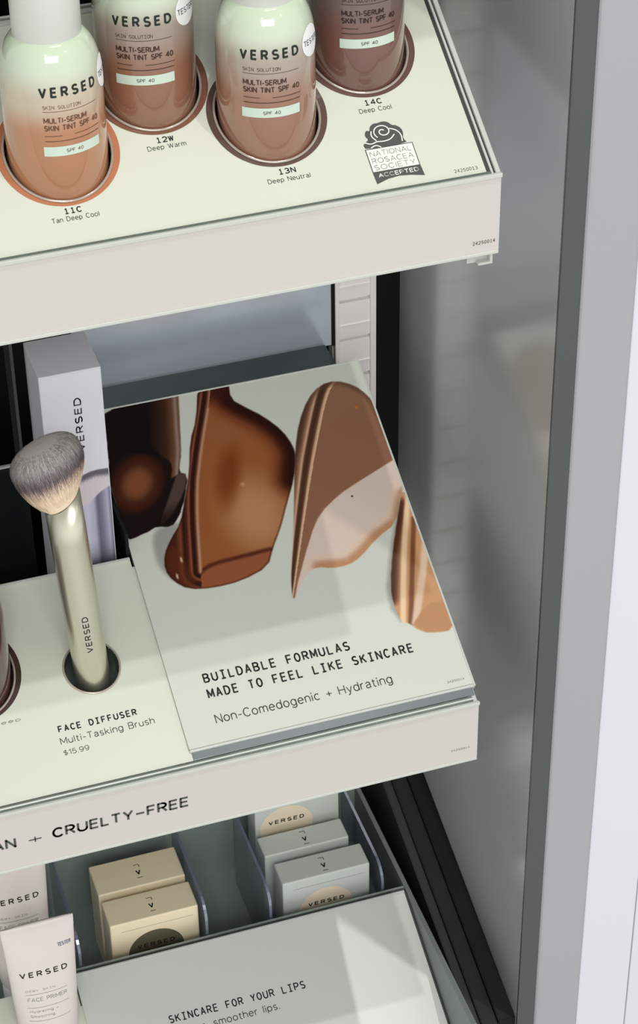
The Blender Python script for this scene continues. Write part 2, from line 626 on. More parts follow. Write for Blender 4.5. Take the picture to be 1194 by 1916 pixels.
# blue-grey panel behind the middle shelf
bp_ = empty('back_panel', (-60, 168, -168), 'glossy blue-grey back panel behind the swatch sign, under the top shelf', 'panel')
box('sheet', -116, -2.6, 167, 169, -168, -31, M_blue, bp_, bevel=0.3)
box('edge_trim', -2.6, -1.4, 166.5, 169, -168, -31, M_black, bp_)

# slotted upright
up = empty('slotted_upright', (8.5, 172, -420), 'pale slotted metal upright between back panel and side wall', 'upright')
box('channel', -1.0, 17.2, 171, 176, -420, 320, M_upright, up)
box('flange', -0.8, 1.2, 167.5, 171, -420, 320, M_upright, up, bevel=0.4)
box('flange', 14.6, 17.2, 167.5, 171, -420, 320, M_upright, up, bevel=0.4)
prof = [(171, -420)]
z = -149.0 - 18.75 * 14
while z < 300:
    prof += [(168.7, z - 1.0), (170.9, z - 0.8), (170.9, z + 1.0), (168.5, z + 1.1), (168.5, z + 6.6), (168.2, z + 6.8), (168.2, z + 7.4), (168.6, z + 7.6)]
    z += 18.75
prof.append((168.6, 320)); prof.append((171, 320))
prism_yz('slot_plate', prof, 1.2, 14.6, M_upright, up)

# ------------------------------------------------------------------ shelves


def shelf(label, plane, y0, z0, xl, s_back, outer, holes, tray_mat, back_y=164, floor_drop=36, right_rail=True):
    r = empty('display_shelf', (-80, y0, z0 - H), label, 'shelf', 'tilted display shelves')
    t = math.atan2(plane.v.z, plane.v.y)
    fascia = box('fascia', xl, 0, y0, y0 + 1.6, z0 - H, z0, M_fascia, r, bevel=0.35)
    box('fascia_lip', xl, 0.2, y0 - 0.5, y0 + 0.9, z0 - 0.9, z0 + 0.7, M_lip, r, bevel=0.3)
    box('fascia_foot', xl, -0.3, y0 - 0.6, y0 + 1.6, z0 - H - 0.7, z0 - H + 0.5, M_lip, r, bevel=0.25)
    tray = sheet('tray_panel', outer, holes, plane, -1.4, 0.0, tray_mat, r)
    return r, fascia, tray


def front_edge(plane, xl, x1, s0, s1, h, parent):
    v = [plane.at(xl, s0, -0.4), plane.at(x1, s0, -0.4), plane.at(x1, s1, -0.4), plane.at(xl, s1, -0.4),
         plane.at(xl, s0 + .3, h), plane.at(x1, s0 + .3, h), plane.at(x1, s1 - .3, h), plane.at(xl, s1 - .3, h)]
    return mesh_obj('clear_edge', v, [[0, 3, 2, 1], [4, 5, 6, 7], [0, 1, 5, 4], [1, 2, 6, 5], [2, 3, 7, 6], [3, 0, 4, 7]], M_chrome, parent)


# top shelf ---------------------------------------------------------
XL = -300
RINGS = [(-136.0, 35.6), (-102.2, 55.3), (-67.9, 36.6), (-32.2, 56.1)]
HU, HV = 16.7, 18.4
ring_l = RINGS + [(-170.4, 55.3)]
outer = [(XL, 1.9), (-4.6, 1.9), (-4.6, 84), (XL, 84)]
sh1, fas1, tray1 = shelf('top display shelf with four foundation bottles in ringed holes', P1, 0, 0, XL, 84, outer,
                         [ellipse(u, v, HU, HV) for u, v in RINGS], M_tray)
front_edge(P1, XL, -3.6, 0.5, 1.8, 0.7, sh1)


def bar(plane, u0, u1, v0, v1, h0, h1, name, material, parent, bevel=0.0):
    bm = bmesh.new()
    vs = bm_box(bm, u0, u1, v0, v1, h0, h1, bevel)
    for v in bm.verts: v.co = plane.at(v.co.x, v.co.y, v.co.z)
    return bm_obj(name, bm, material, parent)


bar(P1, -4.6, -3.3, 1.2, 90, -1.4, -0.5, 'edge_groove', M_groove, sh1)
bar(P1, -3.3, -2.5, 0.8, 90, -1.4, 0.3, 'inner_rail', M_rail, sh1, 0.15)
bar(P1, -2.5, -1.9, 0.8, 90, -1.4, -0.6, 'edge_groove', M_groove, sh1)
bar(P1, -1.9, -0.3, 0.8, 90, -1.4, 0.8, 'side_rail', M_rail, sh1, 0.25)
prism_yz('end_plate', [(1.6, -H), (165, -H), (165, 40), (78, 40), (1.6, -2)], -1.6, -0.4, M_fascia, sh1)
box('bottom_plate', XL, -1.6, 1.6, 165, -H, -H + 1.5, M_fascia, sh1)
# back rim of the tray and the black bin behind it
bar(P1, XL, -4.6, 84, 85.6, -1.4, 1.0, 'back_rim', M_rail, sh1, 0.3)
bar(P1, XL, -4.6, 86.6, 87.4, -1.4, 0.8, 'back_rim', M_rail, sh1, 0.2)
box('recess', XL, -1.6, 78, 165, -5, -3.5, M_black, sh1)
box('recess_wall', XL, -1.6, 163, 165, -3.5, 120, M_black, sh1)
# hook under the right end
hk = prism_yz('bracket_hook', [(4, -H), (14, -H), (14, -H - 1), (6, -H - 5.5), (4, -H - 5.5)], -9.5, -2.2, M_rail, sh1)
bm = bmesh.new()
bm_box(bm, -2.4, -1.4, 1.5, 8, -H - 5.2, -H, 0.3)
bm_box(bm, -6.5, -1.4, 1.5, 8, -H - 5.6, -H - 4.6, 0.3)
bm_obj('bracket_hook', bm, M_lip, sh1)

RING_RGB = [(184, 118, 82), (124, 80, 64), (92, 70, 62), (98, 70, 64)]
ring_mats = [mat('shade_ring_ink', c, 0.22, 0.5, coat=0.3) for c in RING_RGB]
M_rim = mat('clear_socket_rim', (188, 176, 164), 0.08, 0.8, metal=0.35, coat=0.6)


def annulus(name, plane, cu, cv, ru, rv, ri, rj, h, material, parent, n=96):
    vs, fs = [], []
    for (a, b) in ((ru, rv), (ri, rj)):
        vs += [plane.at(cu + a * math.cos(2 * math.pi * i / n), cv + b * math.sin(2 * math.pi * i / n), h) for i in range(n)]
    fs = [[i, (i + 1) % n, n + (i + 1) % n, n + i] for i in range(n)]
    return mesh_obj(name, vs, fs, material, parent)


def torus_rim(name, plane, cu, cv, ru, rv, r, h, material, parent, n=96, k=8):
    vs, fs = [], []
    for i in range(n):
        a = 2 * math.pi * i / n
        for j in range(k):
            b = 2 * math.pi * j / k
            q = r * math.cos(b)
            vs.append(plane.at(cu + (ru + q) * math.cos(a), cv + (rv + q) * math.sin(a), h + r * math.sin(b)))
    for i in range(n):
        for j in range(k):
            fs.append([i * k + j, ((i + 1) % n) * k + j, ((i + 1) % n) * k + (j + 1) % k, i * k + (j + 1) % k])
    return mesh_obj(name, vs, fs, material, parent, True)


for (u, v), m_ in zip(RINGS, ring_mats):
    rg = annulus('shade_ring', P1, u, v, 19.3, 20.0, HU - 0.1, HV - 0.1, 0.06, m_, sh1)
    torus_rim('socket_rim', P1, u, v, HU + .1, HV + .1, 0.45, 0.35, M_rim, rg)

pg = Print(); pw = Print()
LAB = {}
for code, a, b, s in (('11C', -139.5, -133.6, 12.9), ('12W', -105.2, -99.3, 32.3), ('13N', -70.5, -64.5, 13.7), ('14C', -36.1, -29.9, 33.2)):
    LAB[code] = Print(); LAB[code].text(P1, code, a, b, s, 2.1, mono=True, bold=0.02, fill=.85)
for k, (nm, a, b, s) in zip(LAB, (('Tan Deep Cool', -143.8, -128.9, 10.4), ('Deep Warm', -108.5, -96.0, 29.9), ('Deep Neutral', -74.6, -60.6, 11.0), ('Deep Cool', -38.5, -27.6, 30.6))):
    LAB[k].text(P1, nm, a, b, s, 1.75)
    LAB[k].build('shade_lettering', M_ink, tray1)
pr = Print()
pr.text(P1, '24250013', -15, -6.9, 3.4, 1.25, mono=True)
pr.build('lettering', M_ink, tray1)
# society seal: rose over a framed panel over a dark swallow-tailed band
seal = Print()
rose = [(-40.4, 17.2), (-41.0, 19.0), (-39.9, 19.9), (-38.6, 20.7), (-39.5, 22.2), (-38.6, 24.2), (-37.3, 23.7), (-37.0, 25.2), (-35.5, 26.3), (-34.0, 26.2), (-32.3, 26.6), (-30.6, 26.1), (-29.6, 24.6),
        (-28.3, 24.4), (-26.9, 22.9), (-26.8, 21.0), (-27.5, 19.2), (-26.4, 17.2)]
rose = smooth_poly(rose, 1)
tr = tessellate_polygon([[Vector((p[0], p[1], 0)) for p in rose]])
seal.add([P1.at(p[0], p[1], 0.06) for p in rose], [list(t) for t in tr])
seal.add([P1.at(*p, 0.06) for p in ((-40.9, 8.6), (-24.9, 8.6), (-24.9, 17.3), (-40.9, 17.3))], [[0, 1, 2, 3]])
seal.add([P1.at(*p, 0.06) for p in ((-40.7, 4.3), (-36.5, 5.6), (-32.8, 6.0), (-29, 5.6), (-24.6, 4.6), (-24.9, 8.6), (-40.9, 8.6))], [[0, 1, 2, 3, 4, 5, 6]])
seal.build('seal_print', M_inkgrey, tray1)
pw.add([P1.at(*p, 0.10) for p in ((-40.6, 8.8), (-25.2, 8.8), (-25.2, 17.0), (-40.6, 17.0))], [[0, 1, 2, 3]])
pw.text(P1, 'ACCEPTED', -39.4, -25.9, 6.5, 1.55, h=0.10, bold=0.02)
spiral = [(-33.2 + (0.5 + 0.28 * a) * math.cos(a + .6), 22.9 + (0.45 + 0.24 * a) * math.sin(a + .6)) for a in np.linspace(0, 9.6, 44)]
for ln in (spiral, smooth_line([(-40.2, 19.8), (-38.2, 18.8), (-36.2, 19.6), (-34, 19.2), (-31.5, 19.6), (-29.8, 21.2)]),
           smooth_line([(-38.7, 17.6), (-36.8, 18.4), (-35.4, 17.3)]), smooth_line([(-30.8, 23.6), (-28.6, 22.6), (-27.6, 20.5), (-28.0, 18.2)]),
           smooth_line([(-36.9, 23.6), (-37.5, 21.8), (-36.2, 19.8)])):
    pw.add(*ribbon(P1, ln, 0.38, 0.10))
pw.build('seal_print_pale', mat('seal_white', (238, 240, 232), 0.35), tray1)
for s, b in (('NATIONAL', 14.3), ('ROSACEA', 11.7), ('SOCIETY', 9.2)):
    pg.text(P1, s, -39.9, -26.0, b, 1.95, h=0.14)
pg.build('seal_lettering', M_inklight, tray1)
pf = Print()
PF1 = Plane((0, -0.05, 0), (1, 0, 0), (0, 0, 1))
pf.text(PF1, '24250014', -9.4, -1.4, -24.4, 1.3, mono=True)
pf.build('lettering', M_ink, fas1)

# middle shelf ------------------------------------------------------
y2, z2 = 1.8, -H2
BH = (-137.8, 49.0)
outer = [(XL, 3.6), (-4.0, 3.6), (-4.0, 86), (-112.5, 86), (-112.5, 88.8), (XL, 88.8)]
sh2, fas2, tray2 = shelf('middle display shelf with the makeup brush and CRUELTY-FREE fascia', P2, y2, z2, XL, 88, outer,
                         [ellipse(BH[0], BH[1], 10.4, 10.6), ellipse(-182.6, 56.5, HU, HV)], M_tray)
front_edge(P2, XL, -2.2, 0.7, 3.4, 0.6, sh2)
bar(P2, -111, -0.6, 3.5, 8.5, -0.3, 0.35, 'clear_edge', mat('grey_glossy_edge', (140, 147, 150), 0.12, 0.8, metal=0.4), sh2, 0.2)
bar(P2, XL, -1.5, 1.7, 2.4, 0.2, 0.9, 'clear_edge', M_lip, sh2, 0.2)
bar(P2, XL, -112.5, 88.8, 90.2, -1.4, 0.7, 'back_rim', M_rail, sh2, 0.3)
bar(P2, -3.6, -0.3, 0.8, 88, -1.6, -0.2, 'side_rail', M_rail, sh2, 0.25)
prism_yz('end_plate', [(3.4, z2 - H), (165, z2 - H), (165, z2 + 40), (84, z2 + 36), (3.4, z2 - 2)], -1.6, -0.4, M_fascia, sh2)
box('bottom_plate', XL, -1.6, 3.4, 165, z2 - H, z2 - H + 1.5, M_fascia, sh2)
box('recess', XL, -1.6, 78, 165, -226, -224.5, M_black, sh2)
box('recess_wall', XL, -112, 163, 165, -224.5, -32, M_black, sh2)
box('recess_divider', -113.4, -112.2, 84, 163, -224.5, -178, M_black, sh2)
box('rear_ledge', -112, -6, 140, 166, -168.5, -166.5, M_blackgreen, sh2)
box('recess_wall', -112, -6, 139, 140.5, -224, -163, M_blackgreen, sh2)
rg = torus_rim('socket_rim', P2, BH[0], BH[1], 10.5, 10.7, 0.4, 0.2, M_rim, sh2)
# dark sleeve below the brush hole
vs, fs = [], []
n = 48
for h in (-0.2, -16):
    vs += [P2.at(BH[0] + 10.4 * math.cos(2 * math.pi * i / n), BH[1] + 10.6 * math.sin(2 * math.pi * i / n), h) for i in range(n)]
fs = [[i, n + i, n + (i + 1) % n, (i + 1) % n] for i in range(n)]
vs.append(P2.at(BH[0], BH[1], -16))
fs += [[n + i, 2 * n, n + (i + 1) % n] for i in range(n)]
mesh_obj('socket', vs, fs, mat('grey_socket', (96, 104, 100), 0.2, 0.7, metal=0.3), sh2, True)
rg = annulus('shade_ring', P2, -182.6, 56.5, 19.3, 20.0, HU - .1, HV - .1, 0.06, mat('shade_ring_ink', (64, 42, 38), 0.22, coat=0.3), sh2)
torus_rim('socket_rim', P2, -182.6, 56.5, HU + .1, HV + .1, 0.45, 0.35, M_rim, rg)
bm = bmesh.new()
bm_box(bm, -9, -1.5, 4, 9, z2 - H - 2.6, z2 - H, 0.5)
bm_obj('bracket_hook', bm, M_lip, sh2)

pr = Print()
pr.text(P2, 'FACE DIFFUSER', -156.3, -126.0, 26.2, 2.7, mono=True, bold=0.024, fill=.8)
pr.build('lettering', M_ink, tray2)
pr = Print()
pr.text(P2, 'Multi-Tasking Brush', -156.3, -120.8, 21.4, 2.7)
pr.build('lettering', M_inkgrey, tray2)
pr = Print()
pr.text(P2, '$15.99', -156.3, -146.7, 17.0, 2.1)
pr.build('price_lettering', M_inkgrey, tray2)
pr = Print()
pr.text(P2, 'Deep', -178.5, -168.2, 34.3, 1.3)
pr.build('lettering', M_inkgrey, tray2)
PF2 = Plane((0, y2 - 0.05, 0), (1, 0, 0), (0, 0, 1))
for wd, xa, xb, zb in (('VEGAN', -201.5, -179.6, -244.3), ('+', -175.2, -170.0, -244.6), ('CRUELTY–FREE', -166.2, -114.5, -244.3)):
    pf = Print()
    pf.text(PF2, wd, xa, xb, zb, 5.0, bold=0.02 if len(wd) > 1 else 0, gap=.27)
    pf.build('lettering', M_inkgrey, fas2)
pf = Print()
pf.text(PF2, '24250014', -11.0, -3.2, -H2 - 22.0, 1.0, mono=True)
pf.build('lettering', M_inklight, fas2)

# bottom shelf ------------------------------------------------------
y3, z3 = 3.6, -2 * H2
outer = [(XL, 1.5), (-0.5, 1.5), (-0.5, 78), (-151.5, 78), (-151.5, 90), (XL, 90)]
sh3, fas3, tray3 = shelf('bottom display shelf holding the lip sign, cartons and tubes', P3, y3, z3, XL, 90, outer,
                         [], M_tray)
M_bin = mat('green_grey_bin', (148, 160, 153), 0.3, 0.5)
M_binwall = mat('grey_bin_wall', (120, 127, 124), 0.35, 0.5)
box('bin_floor', XL, 3.4, 80, 160, -453, -451, M_bin, sh3)
box('bin_back', XL, 5.4, 158, 160, -451, -414.5, M_bin, sh3)
box('bin_side', 3.4, 5.6, 4, 160, -476, -414.5, M_binwall, sh3, bevel=0.3)
box('bin_front', -151.5, 3.2, 88.6, 89.8, -451, -414.6, M_bin, sh3)

# ------------------------------------------------------------------ black sloped rail by the side wall
sr = empty('sloped_rail', (20, 80, -480), 'black stepped rail sloping down between bottom bin and grey side wall', 'rail')
M_rail_black = mat('black_rail', (14, 15, 17), 0.5, 0.3, noise=0.25, nscale=90)
M_rail_grey = mat('charcoal_rail', (32, 34, 36), 0.5, 0.3, noise=0.12, nscale=90)


def slope(name, x0, x1, dz, material):
    k = (-395.6 + 435.8) / (135.8 - 19.4)
    ya, yb = 19.2, 166
    za, zb = -435.8 + (ya - 19.4) * k + dz, -435.8 + (yb - 19.4) * k + dz
    return prism_yz(name, [(ya, za - 40), (yb, zb - 40), (yb, zb), (ya, za)], x0, x1, material, sr, bevel=0.4)


slope('rail_top', 22.5, 30.3, -0.5, M_rail_black)
slope('rail_step', 15.5, 22.5, -3.0, M_rail_grey)
slope('rail_step', 11.5, 15.5, -5.5, mat('grey_rail', (54, 56, 57), 0.5, 0.3))

# ------------------------------------------------------------------ graphic headers
HP = Plane(P2.at(0, 0, 0) + Vector((0, 6, 4)), (1, 0, 0), P2.v)
gh = empty('graphic_header', HP.at(-55, 0, -3), 'sloped sign printed with brown makeup swatches and BUILDABLE FORMULAS', 'sign')
BASE = (208, 212, 201)


def paint_swatches(X, Y):
    C = np.zeros(X.shape + (3,)) + np.array(BASE, float)
    aa = lambda d, w=0.35: ss(d, -w, w)
    wob = 0.14 * np.sin(X * 1.1 + Y * 0.5) + 0.12 * np.sin(Y * 1.7 - X * 0.8) + 0.05 * np.sin(Y * 4.1 + X * 3)
    # printed soft shadows beside the swatches
    sh = sdist(X, Y, smooth_poly([(-101.5, 92), (-92, 93), (-89.7, 92.5), (-97, 80), (-95, 68), (-100, 70), (-103.5, 78)]))
    C = mixc(C, (150, 152, 147), ss(sh, -1.5, 1.5) * .9)
    # A: near black swatch at upper left
    p = smooth_poly([(-106, 150), (-75.5, 149), (-81.0, 123.6), (-84.5, 114), (-81.2, 112.7), (-85.0, 102.8), (-89.5, 95.3), (-93.7, 91.4), (-98.3, 93.2), (-103.1, 91.5), (-113, 89.5), (-114, 103), (-108, 134)], 1)
    C = mixc(C, (14, 5, 3), aa(sdist(X, Y, p) + wob * .6))
    d, s = ldist(X, Y, [(-76.5, 150), (-82.2, 123.6), (-85.6, 113)])
    strip = sdist(X, Y, [(-87.5, 151), (-74.8, 150), (-80.9, 123.6), (-84.6, 113.5), (-88.5, 112.1), (-88.0, 121), (-91.5, 128)])
    g = np.clip(d / 11.0, 0, 1)
    sc = np.zeros_like(C)
    for k in range(3):
        sc[..., k] = np.interp(g, [0, .12, .4, 1], [(150, 105, 62, 24)[0:4][i] if k == 0 else ((128, 70, 34, 9)[i] if k == 1 else (118, 48, 20, 6)[i]) for i in range(4)])
    w = aa(strip, .5)[..., None]
    C = C * (1 - w) + sc * w
    mv = sdist(X, Y, smooth_poly([(-84.9, 114.5), (-81.2, 112.7), (-84.8, 105.0), (-91.7, 97.0), (-97.7, 92.8), (-95.1, 98.1), (-88.2, 109.3)], 1))
    C = mixc(C, (92, 72, 68), aa(mv, .6) * .85)
    C = mixc(C, (30, 16, 12), ss(-Y, -103, -94) * aa(mv, .6))
    el = smooth_poly([(-110.6, 127.7), (-99.9, 127.1), (-91.9, 123.8), (-87.1, 121.5), (-86.1, 117.6), (-88.1, 112.1), (-90.7, 107.0), (-94.3, 100.7), (-98.5, 94.6), (-113, 89), (-114, 102)], 1)
    de = sdist(X, Y, el)
    C = mixc(C, (22, 9, 6), aa(de + wob * .4))
    r = np.hypot((X + 101.5 - (Y - 113) * .25) / 9.5, (Y - 113.2) / 11.0)
    C = mixc(C, (128, 74, 46), (1 - ss(r, .3, 1.15)) * aa(de))
    C = mixc(C, (84, 30, 8), (1 - ss(np.abs(r - .95), 0, .35)) * aa(de) * .6)
    # B: large brown swatch
    B = [(-66.5, 151), (-54.0, 150), (-55.3, 142.0), (-50.8, 137.2), (-44.7, 131.4), (-39.2, 123.4), (-37.0, 115.6), (-37.5, 110.6), (-41.1, 101.2), (-47.0, 91.1), (-52.3, 81.6), (-57.8, 73.8), (-61.9, 66.4), (-73.6, 62.9),
         (-84.9, 62.5), (-94.4, 64.2), (-99.2, 69.1), (-100.9, 74.3), (-99.4, 80.8), (-95.0, 86.8), (-89.7, 92.5), (-85.0, 102.8), (-80.5, 113.2), (-76.4, 126.8), (-71.3, 135.9)]
    B = smooth_poly(B, 1)
    db = sdist(X, Y, B)
    mB = aa(db)
    body = np.zeros_like(C) + np.array((150, 88, 48), float)
    body = mixc(body, (184, 132, 94), (1 - ss(np.hypot((X + 60) / 17, (Y - 90) / 22), .2, 1.2)))
    body = mixc(body, (118, 52, 14), (1 - ss(np.hypot((X + 66 - (Y - 108) * .35) / 6.5, (Y - 108) / 17), .2, 1.2)) * .8)
    body = mixc(body, (150, 90, 55), (1 - ss(np.hypot((X + 62) / 8, (Y - 128) / 8), .2, 1.2)) * .7)
    rim, _ = ldist(X, Y, [(-55.3, 151), (-55.3, 142.0), (-50.8, 137.2), (-44.7, 131.4), (-39.2, 123.4), (-37.0, 115.6), (-37.5, 110.6), (-41.1, 101.2)])
    body = mixc(body, (96, 42, 16), (1 - ss(rim, 4, 12)) * .8)
    body = mixc(body, (40, 9, 3), (1 - ss(rim, 1.8, 7.5)))
    body = mixc(body, (60, 18, 8), ss(Y, 139, 146) * .8)
    bb = sdist(X, Y, smooth_poly([(-87.6, 70.8), (-82.1, 72.8), (-71.9, 73.2), (-54.6, 74.0), (-58.9, 64.4), (-73.6, 61.5), (-84.7, 61.8), (-95.9, 64.2)], 1))
    body = mixc(body, (148, 84, 54), aa(bb, .8) * .9)
    body = mixc(body, (70, 24, 10), (1 - ss(np.abs(bb - .2), 0, 1.6)) * (Y > 66) * .8)
    r1 = smooth_line([(-61.5, 150), (-63.6, 143.5), (-73.3, 121.7), (-80.8, 101.8), (-87.7, 70.4)])
    d1, s1 = ldist(X, Y, r1)
    left = s1 > 0
    if (left & (X > -70) & (db > 0)).sum() > ((~left) & (X > -70) & (db > 0)).sum(): left = ~left
    # ridges to the left of the main face
    band = np.zeros_like(C)
    for k in range(3):
        band[..., k] = np.interp(d1, [0, .8, 1.6, 2.6, 3.4, 4.4, 5.6, 7.0, 9], [(178, 120, 48, 44, 140, 74, 44, 120, 66)[i] if k == 0 else ((140, 70, 16, 14, 82, 30, 14, 66, 28)[i] if k == 1 else (114, 46, 8, 7, 54, 16, 8, 42, 16)[i]) for i in range(9)])
    w = (left * 1.0)[..., None]
    body = body * (1 - w) + band * w
    body = mixc(body, (186, 142, 116), (1 - ss(d1, .1, .9)) * (Y < 140) * .8)
    lowl = sdist(X, Y, smooth_poly([(-101, 78), (-95, 86), (-92, 78), (-90, 64), (-97, 64)], 1))
    body = mixc(body, (96, 40, 20), ss(lowl, -1, 2) * .6)
    for hx, hy in ((-97.0, 70.5), (-93.6, 77.0)):
        body = mixc(body, (232, 200, 170), (1 - ss(np.hypot((X - hx) / .5, (Y - hy) / 1.4), .4, 1.3)) * .8)
    body = mixc(body, (208, 160, 120), (1 - ss(np.hypot(X + 61.5, Y - 103.5), .3, 1.4)) * .7)
    body = mixc(body, (40, 14, 6), (1 - ss(db, 0, 1.1)) * .55)
    w = mB[..., None]
    C = C * (1 - w) + body * w
    # C: cooler brown swatch with pale lower half
    Cc = [(-37.0, 113.4), (-31.8, 125.5), (-25.2, 135.2), (-18.4, 140.4), (-11.5, 141.1), (-4.7, 137.3), (-1.0, 131.9), (0.8, 126.5), (2.0, 108.9), (2.1, 94.1), (-0.3, 86.7), (-7.3, 73.2), (-17.3, 68.4), (-25.8, 62.0), (-31.5, 59.8),
          (-37.9, 60.0), (-43.6, 62.0), (-47.9, 60.3), (-53.8, 53.4), (-56.6, 50.2), (-56.0, 54.9), (-53.3, 64.3), (-48.5, 77.2), (-42.2, 97.1)]
    Cc = smooth_poly(Cc, 1)
    dc = sdist(X, Y, Cc)
    body = np.zeros_like(C) + np.array((142, 100, 76), float)
    body = mixc(body, (146, 106, 84), ss(Y, 118, 140) * .5)
    cp = smooth_poly([(2.5, 101.5), (3, 88.7), (-0.3, 83.0), (-5.9, 72.0), (-16.9, 66), (-25.4, 58.0), (-31.3, 56.5), (-37.7, 56.6), (-43.4, 59.7), (-47.7, 58.9), (-53.4, 52.7), (-56.5, 50.7), (-42.0, 75.7), (-35.6, 84.1), (-25.9, 90.4), (-16.9, 94.1), (-8, 97.5)], 1)
    dp = sdist(X, Y, cp)
    pale = np.zeros_like(C) + np.array((220, 200, 188), float)
    cr, _ = ldist(X, Y, [(-42.8, 61.8), (-30.9, 60.4), (-24.9, 63.6), (-16.8, 69.4), (-7, 73.6), (-1, 85)])
    pale = mixc(pale, (190, 138, 98), (1 - ss(cr, .6, 4.2)) * .95)
    pale = mixc(pale, (226, 198, 170), (1 - ss(np.abs(cr - 4.2), 0, 1.6)) * .5)
    w = aa(dp)[..., None]
    body = body * (1 - w) + pale * w
    r2 = smooth_line([(-11.5, 140.5), (-16.6, 135.9), (-27.7, 114.2), (-36.5, 95.8), (-56.2, 51.7)])
    d2, s2 = ldist(X, Y, r2)
    left = s2 > 0
    if (left & (X > -15) & (dc > 0)).sum() > ((~left) & (X > -15) & (dc > 0)).sum(): left = ~left
    taper = np.interp(Y, [50, 75, 110, 140], [.35, .7, 1.0, 1.0])
    dn = d2 / taper
    for k in range(3):
        band[..., k] = np.interp(dn, [0, .9, 1.6, 2.6, 3.8, 4.6, 5.6, 7.5], [(228, 206, 104, 70, 84, 214, 150, 66)[i] if k == 0 else ((190, 166, 68, 44, 54, 174, 108, 42)[i] if k == 1 else (158, 134, 48, 30, 38, 142, 82, 28)[i]) for i in range(8)])
    w = (left * 1.0)[..., None]
    body = body * (1 - w) + band * w
    body = mixc(body, (92, 62, 48), (1 - ss(dc, .3, 3.0)) * (Y > 112) * .7)
    body = mixc(body, (190, 110, 50), 1 - ss(np.hypot(X + 6.9, Y - 127.3), .5, .9))
    body = mixc(body, (60, 36, 26), 1 - ss(np.hypot(X + 20.9, Y - 88.6), .3, .6))
    w = aa(dc)[..., None]
    C = C * (1 - w) + body * w
    # D: tan swatch at the right edge
    D = smooth_poly([(-0.6, 87.0), (2.0, 82.5), (3, 69.7), (3, 55.4), (2.5, 42.9), (1.5, 33.5), (0.5, 23.6), (-9.7, 24.6), (-13.9, 27.3), (-16.0, 30.5), (-18.8, 31.9), (-19.5, 39.6), (-18.2, 47.6), (-12.7, 61.7), (-7.3, 73.2), (-3.5, 80.9)], 1)
    dd = sdist(X, Y, D)
    C = mixc(C, (150, 146, 138), ss(sdist(X, Y, [(-0.6, 88), (-4, 81), (-8.2, 73), (-14, 61), (-20, 47), (-21, 38), (-19, 32), (-14, 50)]), -1.2, 1) * .75)
    body = np.zeros_like(C) + np.array((196, 146, 104), float)
    e1, _ = ldist(X, Y, smooth_line([(0.6, 83), (-8.0, 62.0), (-18.0, 32)]))
    e2, _ = ldist(X, Y, smooth_line([(-0.1, 73.5), (-7.3, 53.4), (-15.7, 29.5)]))
    e3, _ = ldist(X, Y, [(-3.5, 81), (-13.5, 60), (-19.8, 42)])
    body = mixc(body, (84, 44, 26), (1 - ss(e3, 0.8, 4.4)))
    body = mixc(body, (236, 204, 164), (1 - ss(e1, .5, 1.7)))
    body = mixc(body, (122, 76, 48), (1 - ss(e2, .4, 1.5)))
    e4, _ = ldist(X, Y, smooth_line([(2.6, 66), (-4.4, 49), (-13.7, 30)]))
    body = mixc(body, (222, 196, 172), (1 - ss(e4, .6, 2.2)) * .9)
    body = mixc(body, (186, 136, 96), aa(sdist(X, Y, [(2, 35), (0.5, 22), (-9.7, 23.6), (-14.8, 29.6), (-9.6, 34.6), (-5.0, 37.0), (-1, 36)]), .5))
    w = aa(dd + wob * .25)[..., None]
    C = C * (1 - w) + body * w
    return C


M_header = vcol_mat('printed_swatch_sign', 0.32, 0.0, 0.22)
face = print_grid('face_panel', HP, -111.6, 0.0, 0.6, 147.9, 0.3, paint_swatches, M_header, gh)
bar(HP, -111.6, 0.0, 0.6, 147.9, -2.8, -0.12, 'backing', mat('grey_sign_edge', (150, 156, 150), 0.3), gh)
bar(HP, -111.6, 0.0, -0.5, 0.6, -1.2, 0.05, 'front_bevel', M_lip, gh, 0.3)
bar(HP, -111.2, -0.5, -0.2, 0.6, -3.4, -1.3, 'front_bevel', M_chrome, gh, 0.2)
bar(HP, -0.1, 0.7, -0.3, 147.9, -2.8, 0.2, 'side_edge', M_lip, gh, 0.2)
bar(HP, -111.6, 0.7, 147.9, 148.6, -3.0, 0.2, 'top_edge', M_lip, gh, 0.2)
pr = Print()
pr.text(HP, 'BUILDABLE FORMULAS', -99.4, -41.0, 25.0, 3.9, mono=True, bold=0.018, fill=.78)
pr.text(HP, 'MADE TO FEEL LIKE SKINCARE', -99.4, -17.4, 18.5, 3.9, mono=True, bold=0.018, fill=.78)
pr.build('lettering', M_ink, face)
pr = Print()
pr.text(HP, 'Non-Comedogenic + Hydrating', -99.1, -29.7, 8.2, 3.7)
pr.text(HP, '24250014', -9.6, -2.6, 3.0, 0.9, mono=True)
pr.build('lettering', M_inkgrey, face)

HP3 = Plane((0, 2 * 1.8 + 6, -2 * H2 + 4), (1, 0, 0), P2.v)
g3 = empty('graphic_header', HP3.at(-72, 0, -3), 'plain grey-green sloped sign reading SKINCARE FOR YOUR LIPS', 'sign')
f3 = bar(HP3, -150.9, 2.4, -4, 84.1, -1.4, 0.0, 'face_panel', mat('pale_sage_print', (208, 215, 209), 0.28, 0.5), g3, 0.15)
bar(HP3, -151.2, 2.6, 84.1, 85.3, -3.0, 0.25, 'top_edge', M_rail, g3, 0.3)
bar(HP3, -151.2, 2.6, 85.3, 86.3, -3.0, -0.4, 'top_edge', M_groove, g3)
bar(HP3, 2.4, 3.2, -4, 84.1, -1.6, 0.1, 'side_edge', M_groove, g3)
pr = Print()
pr.text(HP3, 'SKINCARE FOR YOUR LIPS', -116.5, -53.6, 53.0, 3.6, mono=True, bold=0.012, fill=.8)
pr.build('lettering', M_ink, f3)
pr = Print()
